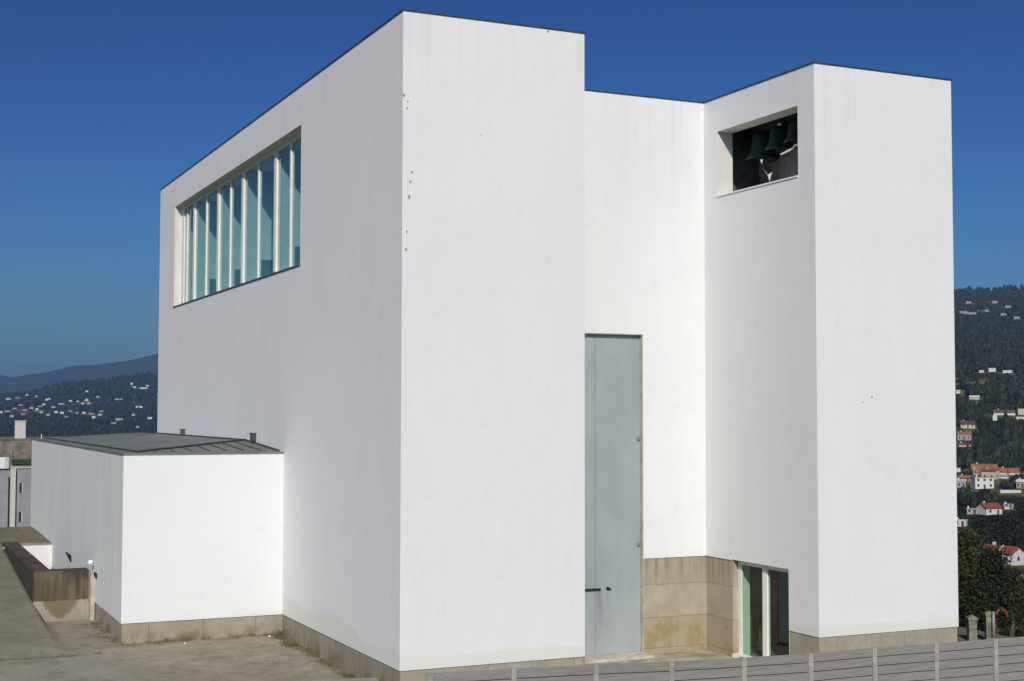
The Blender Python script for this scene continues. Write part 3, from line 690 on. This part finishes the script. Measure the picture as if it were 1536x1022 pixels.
m = MB(); m.box(.2, .26, 1.33, 1.395, z_(1.9), z_(2.6)); m.build('drain_pipe', dark, blk)

# ================================================================== GATE POSTS, PIPE, NEAR TREES (right of the church)
def gatepost(b, r, w_, h_, label):
    p = polar(b, r); z = yard(p.x, p.y); e = empty('gate_post', (p.x,p.y,z-.05), -b+.3, label, 'post', 'stone gate posts behind the fence')
    m = MB(); m.box(-w_/2,w_/2,-w_/2,w_/2,0,h_-.1); m.build('shaft', M['gatepost'], e)
    m = MB(); q = w_/2+.03; m.box(-q,q,-q,q,h_-.1,h_-.03); m.add([(-q,-q,h_-.03),(q,-q,h_-.03),(q,q,h_-.03),(-q,q,h_-.03),(0,0,h_+.07)], [(0,1,4),(1,2,4),(2,3,4),(3,0,4)]); m.build('post_cap', M['gatepost'], e)
gatepost(.7440, 52, .28, .90, 'squat pale stone gate post with pointed cap, nearest the church corner')
gatepost(.7548, 52, .24, 1.08, 'taller stone gate post standing beside a thin grey pipe')
p = polar(.7578, 51.8); m = MB(); m.tube([(0,0,0),(0,0,.6),(0,0,1.12)], [.05,.05,.045], 10); e = m.build('standpipe', plain('galvanised_grey', (.24,.25,.25), .5, .3), None, True, (p.x,p.y,yard(p.x,p.y)-.02)); tag(e, 'thin grey upright pipe just right of the taller gate post', 'pipe')
p = polar(.7628, 60); m = MB(); pts = []
for k in range(15):
    t_ = -.25 + k*(math.pi*1.12)/14; pts.append((-.22*math.cos(t_), .03*k, 1.15+.30*math.sin(t_)))
pts = [(-.24,0,-.2),(-.25,0,.7)] + pts
m.tube(pts, [.055]*len(pts), 10); e = m.build('conduit_pipe', plain('orange_plastic', (.26,.06,.022), .5, 0, .12), None, True, (p.x,p.y,-2.75)); e.rotation_euler = (0,0,-.76); tag(e, 'orange bent pipe arching up beyond the gate posts', 'pipe')

bark = plain('grey_brown_bark', (.085,.07,.05), .95, 0, .3, 6.)
def tree(b, r, crown, n_cl, leaf, label, mats, seed, lean=0.):
    """crown: (z0, z1, half width); clumps of small leaves on limbs"""
    rt = random.Random(seed); p = polar(b, r); gz = terrain(b, r)[2]; z0, z1, hw = crown
    e = empty('tree', (p.x, p.y, gz-.1), 0, label, 'tree', 'trees below the church on the right')
    H0, H1 = z0-gz+.1, z1-gz+.1
    tr = MB(); cr = MB()
    tp = [(0,0,0)]
    for k in range(1, 7): tp.append((lean*k/6+rt.gauss(0,.05), rt.gauss(0,.05), H1*.9*k/6))
    tr.tube(tp, [.16*(1-.13*k) for k in range(7)], 8)
    for i in range(n_cl):
        f = rt.random()**.8; z = H0 + (H1-H0)*f
        rad = hw*(math.sin(math.pi*min(1,(.18+f*.82)))**.6)*(1-.35*f)*math.sqrt(rt.uniform(.15,1)); a = rt.uniform(0, 6.283)
        c = Vector((lean*z/H1 + rad*math.cos(a), rad*math.sin(a), z))
        if i % 2 == 0:
            s_ = Vector((lean*z/H1*.8, 0, max(.3, z-rad*.7-.2))); tr.tube([s_, (s_+c)/2+Vector((0,0,.05)), c], [.045,.03,.012], 5)
        cs = rt.uniform(.16,.34)*hw**.5
        for _ in range(int(70*rt.uniform(.6,1.3))):
            q = c + Vector((rt.gauss(0,cs),rt.gauss(0,cs),rt.gauss(0,cs*.7)))
            n_ = Vector((rt.gauss(0,1),rt.gauss(0,1),rt.gauss(0,1)+.5)).normalized(); s1 = n_.orthogonal().normalized(); s2 = n_.cross(s1)
            an = rt.uniform(0,6.28); s1, s2 = s1*math.cos(an)+s2*math.sin(an), s2*math.cos(an)-s1*math.sin(an)
            l = leaf*rt.uniform(.6,1.4); cr.add([q-s1*l*.5, q+s2*l*.28, q+s1*l*.5, q-s2*l*.28], [(0,1,2,3)])
    tr.build('trunk', bark, e, True); cr.build('crown', mats, e)
    return e
lf1 = leafmat('olive_leaf', (.028,.034,.012), (.085,.080,.030)); lf2 = leafmat('dark_leaf', (.012,.020,.010), (.040,.050,.020)); lf3 = leafmat('dull_leaf', (.03,.028,.012), (.07,.055,.028))
tree(.7400, 72, (-4.4, .8, 1.3), 120, .15, 'bushy olive green tree right against the edge of the bell tower', lf1, 1)
tree(.7580, 66, (-3.0, .40, .85), 90, .14, 'dark green tree with a pointed top, standing above the gate posts', lf2, 2)
tree(.7475, 60, (-2.3, -.3, .75), 55, .12, 'low dark bush growing behind the squat gate post', lf2, 3)
tree(.7690, 74, (-4.0, -1.1, .8), 40, .15, 'thin sparse bush right of the dark pointed tree', lf3, 4, .3)
tree(.7490, 92, (-6.5, -2.0, 1.3), 110, .2, 'dark tree filling the gap behind the olive green one', lf2, 5)
tree(.7800, 88, (-6.2, -3.4, 1.2), 60, .18, 'reddish brown shrub low at the right edge of the view', lf3, 6)
tree(.7640, 150, (-14.5, -9.6, 2.2), 110, .34, 'broad dark tree below the red roofed house', lf2, 8)
tree(.7420, 170, (-17, -7.2, 2.6), 110, .4, 'mid green round tree left of the red roofed house', lf1, 9)

# ================================================================== HOUSES
wallm = {'white': plain('house_white', (.56,.56,.53), .9, 0, .05), 'cream': plain('house_cream', (.47,.43,.34), .9, 0, .06), 'grey': plain('house_grey', (.28,.28,.28), .9, 0, .08), 'pink': plain('house_pink', (.38,.29,.255), .9, 0, .06)}
roofm = {'red': plain('roof_terracotta', (.20,.062,.032), .9, 0, .2, .4), 'orange': plain('roof_orange_tile', (.27,.105,.05), .9, 0, .2, .4), 'dark': plain('roof_dark_tile', (.095,.05,.042), .9, 0, .2, .4), 'white': wallm['white'], 'grey': plain('roof_grey', (.28,.28,.29), .9, 0, .1)}
pane_m = plain('window_dark', (.03,.035,.045), .3)
HOUSES = []
def house(x, y, z, w, d, h, rh, yaw, wm, rm, label, group, detail=True, sink=3.0):
    b = math.atan2(x-CAM.x, y-CAM.y); r = math.hypot(x-CAM.x, y-CAM.y); rz = -b + R(yaw)
    HOUSES.append((b, r, z-1, z+h+rh, (w+d)*.42))
    body = MB(); hw, hd = w/2, d/2
    body.add([(-hw,-hd,-sink),(hw,-hd,-sink),(hw,hd,-sink),(-hw,hd,-sink),(-hw,-hd,h),(hw,-hd,h),(hw,hd,h),(-hw,hd,h),(-hw,0,h+rh),(hw,0,h+rh)],
        [(0,1,5,4),(2,3,7,6),(1,2,6,9,5),(3,0,4,8,7)])
    rf = MB(); o, t_ = .35, .18
    if rh > .5:
        for s_ in (-1, 1):
            e0 = Vector((0, s_*(hd+o), h-o*rh/hd)); e1 = Vector((0, 0, h+rh)); up = Vector((0,0,t_))
            v = [Vector((sx*(hw+o),0,0))+e for e in (e0, e1) for sx in (-1,1)]
            v = v + [q+up for q in v]
            rf.add(v, [(4,5,7,6),(0,2,3,1),(0,1,5,4),(0,4,6,2),(1,3,7,5)])
    else: rf.box(-hw-.15, hw+.15, -hd-.15, hd+.15, h, h+.3)
    if not detail:
        for f_ in rf.f: pass
        body.add(rf.v, rf.f, 1); o_ = body.build('house', [wallm[wm], roofm[rm]], None, False, (x,y,z)); o_.rotation_euler = (0,0,rz)
        return tag(o_, label, 'house', group)
    e = empty('house', (x,y,z), rz, label, 'house', group)
    body.build('wall', wallm[wm], e); ro = rf.build('roof', roofm[rm], e)
    m = MB(); cx_ = -hw*.55; m.box(cx_-.35, cx_+.35, hd*.1, hd*.1+.6, h+rh*.5, h+rh+.9); m.build('chimney', wallm['white'], ro)
    nst = max(1, int(h//2.7)); nw = max(2, int(w//3))
    for st in range(nst):
        for k in range(nw):
            xc = -hw + w*(k+.5)/nw; zb = st*2.8+1.0
            if st == 0 and k == nw//2:
                m = MB(); m.box(xc-.5, xc+.5, -hd-.05, -hd+.02, .05, 2.1); m.build('door', roofm['dark'], e); continue
            m = MB(); m.box(xc-.65, xc+.65, -hd-.06, -hd+.02, zb-.1, zb+1.3); wn = m.build('window', wallm['white'], e)
            m = MB(); m.box(xc-.52, xc+.52, -hd-.09, -hd-.062, zb, zb+1.2); m.build('pane', pane_m, wn)
    for st in range(nst):
        zb = st*2.8+1.1
        m = MB(); m.box(hw-.02, hw+.06, -.6, .6, zb-.1, zb+1.2); wn = m.build('window', wallm['white'], e)
        m = MB(); m.box(hw+.062, hw+.09, -.5, .5, zb, zb+1.1); m.build('pane', pane_m, wn)
    return e
GR = 'houses on the wooded hillside right of the church'
h1 = house(274.6,265.8,-35.0, 10.2,6.2,3.0,1.7,-34,'white','red','white gabled house with a long red tiled roof, nearest of those right of the church', GR)
m = MB(); m.obox((.6,-3.5,2.75),(.6,0,4.95), .22, .3); m.build('roof_divider', wallm['white'], [c_ for c_ in h1.children if c_.name.startswith('roof')][0])
m = MB(); m.box(-5.12,5.12,-3.4,-2.9,-.35,-.05); m.build('terrace_slab', wallm['white'], h1)
m = MB(); m.box(-5.05,5.05,-3.12,-2.95,-3,-.36); m.build('basement', wallm['cream'], h1)
house(420.7,425.3,-36.4, 8.0,6.5,2.8,1.9,38,'white','red','small white gabled house with a steep red roof above the dark wood', GR)
house(415.4,430.2,-36.5, 4.2,3.6,2.2,.3,10,'grey','grey','small grey flat roofed shed left of the steep red roofed house', GR)
house(442.2,436.7,-35.3, 3.6,3.,1.2,.8,10,'white','grey','little pale roofed outbuilding right of the steep red roofed house', GR)
house(370.3,387.1,-37.0, 4.5,4.,2.3,.3,-10,'white','white','white flat roofed cottage against the tower edge, below the grey shed', GR)
house(496.0,524.9,-31.5, 4.2,4.,3.6,.4,10,'grey','white','narrow pale two storey house touching the edge of the tower', GR)
house(501.5,515.7,-31.6, 9.6,6.5,5.4,.4,22,'white','grey','large white two storey house with rows of windows, in front of the orange roofs', GR)
house(540.9,551.2,-29.2, 7.6,6.,4.2,1.0,-25,'cream','red','cream two storey house behind the large white one', GR)
house(570.1,587.3,-26.4, 14.,7.,1.5,2.0,4,'cream','orange','long low house with a bright orange roof, highest of its cluster', GR)
house(565.7,563.7,-27.6, 11.,7.,1.2,2.2,-6,'white','orange','long orange roofed house at the right of its cluster', GR)
house(551.4,572.6,-27.8, 5.,4.5,1.2,1.7,8,'pink','orange','small pink house with an orange roof left of the cream one', GR)
house(522.7,550.7,-29.9, 6.5,5.,1.6,1.2,-8,'pink','orange','pinkish house with a faded orange roof beside the tower edge', GR)
house(552.9,589.4,-27.1, 2.6,2.6,2.0,.4,0,'white','white','tiny white hut touching the tower edge, left of the orange roofs', GR, False)
house(515.2,502.6,-31.1, 4.2,4.,3.2,1.0,-20,'pink','white','pale pink house at the right edge of the view', GR)
house(494.9,489.4,-32.3, 9.5,2.2,1.0,.4,3,'white','white','long low white greenhouse shed below the orange roofs', GR, False)
house(547.8,549.1,-28.9, 5.,3.,1.3,.7,-15,'white','grey','low white grey roofed annex right of the cream house', GR, False)
house(722.6,766.2,-4.6, 10.,7.,2.6,2.4,6,'cream','dark','house with a brownish red roof beside the tower, above the terraced villas', GR)
house(675.7,717.9,-12.0, 9.,6.,3.8,1.6,-8,'grey','orange','tall grey walled villa with an orange roof beside the tower', GR)
house(654.0,694.4,-16.0, 8.,5.,1.4,1.0,4,'pink','dark','low brown roofed villa, lowest of those stacked beside the tower', GR)
house(803.8,813.8,4.9, 16.,7.,1.6,2.2,5,'white','dark','long white house with a dark red roof high among the trees', GR)
house(770.1,788.6,.7, 3.2,3.,3.6,.5,10,'white','white','small tall white house below the dark red roofed one', GR, False)
house(816.7,807.8,5.1, 6.,5.,4.2,.4,0,'cream','white','pale yellow house at the right edge of the view, among the trees', GR, False)
house(794.1,784.3,1.5, 9.,3.,1.6,.4,0,'white','white','low white building below the pale yellow house', GR, False)
house(868.5,915.5,18.1, 8.,5.,2.0,1.2,-12,'cream','white','warm cream house alone on the terraced slope', GR, False)
house(893.8,963.9,24.0, 3.5,3.,2.2,.6,0,'white','white','tiny white house by the tower edge, above the cream one', GR, False)
for q in ((1051.2,1102.1,48.6,4.5,1.2),(1063.2,1099.4,49.7,7.,2.6),(1065.5,1079.9,47.8,9.,1.6)):
    house(q[0],q[1],q[2],q[3],4.,q[4],.8,8,'white','white','bright white house in the row of three at the foot of the upper wood', GR+', row of three', False)
for q in ((1769.5,1908.5,182.5,14),(1764.4,1884.7,179.9,16),(1848.1,1937.4,190.4,8),(1752.4,1796.9,172.,10),(1691.2,1704.,158.8,11),(2071.2,2151.,228.6,12),(1951.6,1991.2,204.8,12),(2042.7,2194.3,230.6,12),(1790.,1935.,186.,14)):
    house(q[0],q[1],q[2],q[3]*.85,6.,2.8,1.0,5,'grey','grey','tiny pale house near the top of the far right hill', 'tiny houses near the top of the right hill', False)
house(241.1,225.0,-33.4, 7.,2.4,.9,.3,4,'white','white','white flat roofed shed right of and below the nearest red roof', GR, False)
gw = empty('garden_wall', (232,219,-33), 0, 'pale broken garden wall below the white flat roofed shed', 'wall')
for q in ((221.7,206.9,-32.3,6.,.6,.2),(233.2,220.7,-33.1,4.,.5,-.1),(199.3,184.2,-31.3,7.,.4,.55)):
    m = MB(); m.box(-q[3]/2,q[3]/2,-.2,.2,-1,q[4]); o_ = m.build('wall_run', wallm['cream'], gw, False, (q[0]-232,q[1]-219,q[2]+33)); o_.rotation_euler = (0,0,q[5]-.77)
GL = 'village houses across the valley left of the church'
VL = [(668.6,3994.4,81.5,8,0),(660.1,3897.7,69.8,9,0),(678.1,3862.4,66.9,26,0),(695.9,3907.6,74,9,0),(536.2,3916.9,57.9,9,0),(540.7,3743.2,41.7,9,1),(502.6,3672.4,32.4,10,0),(481.1,3586,22.7,9,0),(495.2,3584,23.1,9,0),(477.8,3645.7,28.7,9,1),(577.6,3646.1,35.5,26,2),(587.8,3410.6,14.5,22,0),(440.2,3149.3,-.7,16,2),(417.5,2951.6,-8.3,9,0),(430.3,3189.8,.7,9,0),(416.3,3191.7,.4,8,1),(447.6,2827.6,-11.7,19,1),(414.3,2684.4,-17.3,12,2),(523,2910.1,-9.9,12,0),(448.9,3083.8,-3.2,11,1),(476.2,3249.5,4.9,12,2),(515,3060.6,-3.3,9,1),(434.7,2540,-23.1,8,2),(405.7,4146.4,49.3,9,0),(349.8,4068.3,38.1,20,1),(372.5,4066.2,41.1,18,2),(417.5,4012.5,45,8,1),(417.6,3774.5,34.1,9,0),(425.2,3789.1,36.4,8,1),(461.6,3662.8,29.9,10,0),(390.9,3597.1,20.4,10,0),(431.2,3592.4,21.9,18,1),(337,3602.7,19.1,14,2),(373.9,3526.4,16,16,2),(318.9,3322.8,7.7,14,2),(278.1,3272.9,4.5,16,2),(259.8,3221.7,1.8,9,0),(347.3,3347.1,8.3,9,0),(401,3494.6,14.3,12,1),(378.8,3249.2,2.2,11,0),(386,3208.7,.4,11,0),(342.8,3416.4,11.8,11,1),(414.4,3298.4,5,10,2),(305.1,3406.2,11,14,2),(344.4,3226.7,2,10,1),(343.9,3097.6,-3.7,9,1),(294.7,3102.8,-2.1,12,2),(369.1,2994.8,-7.2,10,2),(263.4,3006.2,-6.2,10,1)]
for i, (x, y, z, w_, kd) in enumerate(VL):
    house(x, y, z, w_*.72, 6, 3.0, 1.1, (i*37 % 30)-15, ('white','cream','pink')[kd], ('white','grey','dark')[kd],
          ('tiny white house in the village across the valley', 'tiny pale cream house in the village across the valley', 'tiny pinkish house in the village across the valley')[kd], GL + ('',', cream',', pinkish')[kd], False)

# ================================================================== WOODS ON THE HILLSIDES
def ico():
    t_ = (1+5**.5)/2; v = [Vector(p).normalized() for p in [(-1,t_,0),(1,t_,0),(-1,-t_,0),(1,-t_,0),(0,-1,t_),(0,1,t_),(0,-1,-t_),(0,1,-t_),(t_,0,-1),(t_,0,1),(-t_,0,-1),(-t_,0,1)]]
    f = [(0,11,5),(0,5,1),(0,1,7),(0,7,10),(0,10,11),(1,5,9),(5,11,4),(11,10,2),(10,7,6),(7,1,8),(3,9,4),(3,4,2),(3,2,6),(3,6,8),(3,8,9),(4,9,5),(2,4,11),(6,2,10),(8,6,7),(9,8,1)]
    c = {}; g = []
    def mid(a, b):
        k = (min(a,b), max(a,b))
        if k not in c: c[k] = len(v); v.append(((v[a]+v[b])/2).normalized())
        return c[k]
    for a, b, d in f:
        x, y, z = mid(a,b), mid(b,d), mid(d,a); g += [(a,x,z),(b,y,x),(d,z,y),(x,y,z)]
    return v, g
IV, IF = ico(); rw = random.Random(99)
def blocked(b, r, zt, zb, rad):
    et = (zt-CAM.z)/r; eb = (zb-CAM.z)/r
    for hb, hr, z0, z1, hs in HOUSES:
        if abs(hr-r) < hs+rad+1 and abs(hb-b)*r < hs+rad+1: return True
        if hr > r and abs(hb-b) < (hs*1.0)/hr + rad/r and et > (z0+.8-CAM.z)/hr and eb < (z1-CAM.z)/hr: return True
    return False
def forest(name, n, b0, b1, r0, r1, dens, size, label, mats, leafy_to=0., pw=.45):
    m = MB(); k = 0; tries = 0
    while k < n and tries < n*12:
        tries += 1
        b = rw.uniform(b0, b1); u = rw.random(); r = r0*(r1/r0)**(u**pw if pw != 1 else u)
        if rw.random() > lerp(dens, r) or (b > .7605 and r < 345): continue
        x, y, z = terrain(b, r)
        if noise.noise((x/90, y/90, 1.3)) < -.32 and rw.random() < .8: continue
        s = size(r)*rw.uniform(.6, 1.35); hgt = s*rw.uniform(.8, 1.5)
        if blocked(b, r, z+hgt*1.7, z, s): continue
        k += 1
        if r < leafy_to:
            nl = 110; ls = s*.34
            for _ in range(nl):
                d = Vector((rw.gauss(0,1),rw.gauss(0,1),rw.gauss(0,1))).normalized(); rr = rw.uniform(.55,1.05)
                q = Vector((x+d.x*s*rr, y+d.y*s*rr, z+hgt*.8+d.z*hgt*rr)); n_ = (d+Vector((rw.gauss(0,.5),rw.gauss(0,.5),rw.gauss(0,.5)))).normalized()
                a = n_.orthogonal().normalized(); c = n_.cross(a); l = ls*rw.uniform(.5,1.2)
                m.add([q-a*l*.5, q+c*l*.4, q+a*l*.5, q-c*l*.4], [(0,1,2,3)])
        else:
            ph = rw.uniform(0, 9); pk = rw.random() < .4
            vs = []
            for v_ in IV:
                j = 1 + .30*math.sin(v_.x*5+ph)*math.sin(v_.y*4.3+ph*1.7) + rw.uniform(-.14,.14)
                w_ = 1-.45*max(0, v_.z) if pk else 1
                vs.append((x+v_.x*s*j*w_, y+v_.y*s*j*w_, z+hgt*.7+v_.z*hgt*j*(1.25 if pk else 1)))
            m.add(vs, IF)
    return tag(m.build(name, mats), label, 'wood', kind='stuff')
wood = leafmat('wood_leaf', (.008,.012,.006), (.024,.029,.010)); wood2 = leafmat('far_wood_leaf', (.006,.010,.008), (.018,.026,.015))
DR = [(110,.5),(300,.6),(430,1),(620,1),(645,.08),(740,.10),(765,.35),(860,.45),(885,1),(1080,.9),(1100,.6),(1250,.85),(1320,.22),(1530,.25),(1580,1),(2450,1),(2550,.45),(3700,.6)]
forest('hillside_wood', 7600, .705, .815, 115, 3700, DR, lambda r: lerp([(100,1.6),(400,2.5),(900,3.4),(2000,4.0),(3700,3.6)], r), 'dark wood covering the hillside right of the church', wood, 640., .62)
DL = [(1500,1),(2500,1),(2700,.8),(3500,.7),(4300,1)]
forest('valley_wood', 7500, .05, .215, 1400, 4350, DL, lambda r: lerp([(1400,4),(4300,6.5)], r), 'dark wood on the hill across the valley left of the church', wood2, 0., .75)
DR2 = [(150,.7),(620,1),(700,.5),(860,.5),(900,1),(1300,.6),(1600,1),(3700,.8)]
SZ = lambda r: lerp([(100,2.2),(400,3.6),(900,5),(2000,7.5),(3700,9)], r)
forest('hillside_wood', 2200, .56, .705, 200, 3700, DR2, SZ, 'dark wood on the hillside behind the bell tower', wood, 0., .7)
forest('hillside_wood', 2200, .815, .96, 115, 3700, DR2, SZ, 'dark wood on the hillside beyond the right edge of the view', wood, 0., .7)
forest('valley_wood', 1800, -.08, .05, 1400, 4300, DL, lambda r: lerp([(1400,6),(4300,10)], r), 'dark wood on the valley hill beyond the left edge of the view', wood2, 0., .75)
forest('valley_wood', 1800, .215, .34, 1400, 4300, DL, lambda r: lerp([(1400,6),(4300,10)], r), 'dark wood on the valley hill behind the long church wall', wood2, 0., .75)

#OBJECTS_END
# ------------------------------------------------------------------ camera, light, sky, haze
cam = bpy.data.cameras.new('camera'); co = bpy.data.objects.new('camera', cam); col.objects.link(co)
r_ = Vector((.90855344,-.4177653,.00167384)); u_ = Vector((-.02260299,-.0451553,.99872424)); d_ = Vector((.41715675,.90743217,.05046875))
co.matrix_world = Matrix(((r_.x,u_.x,-d_.x,CAM.x),(r_.y,u_.y,-d_.y,CAM.y),(r_.z,u_.z,-d_.z,CAM.z),(0,0,0,1)))
cam.lens = 49.541; cam.sensor_width = 36; cam.clip_start = .2; cam.clip_end = 60000
sc.camera = co
AZ, EL = 27.4, 33.0
sun = bpy.data.lights.new('sun', 'SUN'); sun.energy = 3.8; sun.angle = R(.53); sun.color = (1, .928, .838)
so = bpy.data.objects.new('sun', sun); col.objects.link(so)
sd = Vector((-math.sin(R(AZ))*math.cos(R(EL)), -math.cos(R(AZ))*math.cos(R(EL)), math.sin(R(EL))))
so.rotation_euler = sd.to_track_quat('Z', 'Y').to_euler(); so.location = (-20, -30, 40)
w = bpy.data.worlds.new('World'); sc.world = w; w.use_nodes = True
bg = w.node_tree.nodes['Background']; sky = w.node_tree.nodes.new('ShaderNodeTexSky')
sky.sky_type = 'NISHITA'; sky.sun_disc = False; sky.sun_elevation = R(EL); sky.sun_rotation = R(180+AZ)
sky.altitude = 200; sky.air_density = 1.0; sky.dust_density = 1.6; sky.ozone_density = 4.0
SKY = .09
N_ = w.node_tree.nodes; Lk = w.node_tree.links
v1 = N_.new('ShaderNodeMix'); v1.data_type = 'RGBA'; v1.blend_type = 'MULTIPLY'; v1.inputs[0].default_value = 1; v1.inputs[7].default_value = (SKY,SKY,SKY,1)
gm_ = N_.new('ShaderNodeGamma'); gm_.inputs[1].default_value = 1.9
v2 = N_.new('ShaderNodeMix'); v2.data_type = 'RGBA'; v2.blend_type = 'MULTIPLY'; v2.inputs[0].default_value = 1; v2.inputs[7].default_value = (.60/SKY,.87/SKY,1.07/SKY,1)
Lk.new(sky.outputs[0], v1.inputs[6]); Lk.new(v1.outputs[2], gm_.inputs[0]); Lk.new(gm_.outputs[0], v2.inputs[6]); Lk.new(v2.outputs[2], bg.inputs[0]); bg.inputs[1].default_value = SKY
hz = MB(); hz.box(CAM.x-12600, CAM.x+12600, CAM.y-12600, CAM.y+12600, -110, 480)
hm = bpy.data.materials.new('haze_air'); hm.use_nodes = True; nt = hm.node_tree; nt.nodes.remove(nt.nodes['Principled BSDF'])
pv = nt.nodes.new('ShaderNodeVolumePrincipled'); pv.inputs['Color'].default_value = (.30,.54,1,1); pv.inputs['Density'].default_value = 6.3e-5; pv.inputs['Anisotropy'].default_value = .0
nt.links.new(pv.outputs[0], nt.nodes['Material Output'].inputs['Volume'])
tag(hz.build('haze', hm), 'thin bluish air over the valley and far hills', 'haze', kind='stuff')
sc.render.engine = 'CYCLES'
sc.cycles.use_denoising = True
try: sc.cycles.denoiser = 'OPENIMAGEDENOISE'
except Exception: pass
sc.cycles.max_bounces = 8; sc.cycles.diffuse_bounces = 5; sc.cycles.transparent_max_bounces = 16
sc.view_settings.view_transform = 'Standard'; sc.view_settings.look = 'None'; sc.view_settings.exposure = 0; sc.view_settings.gamma = 1
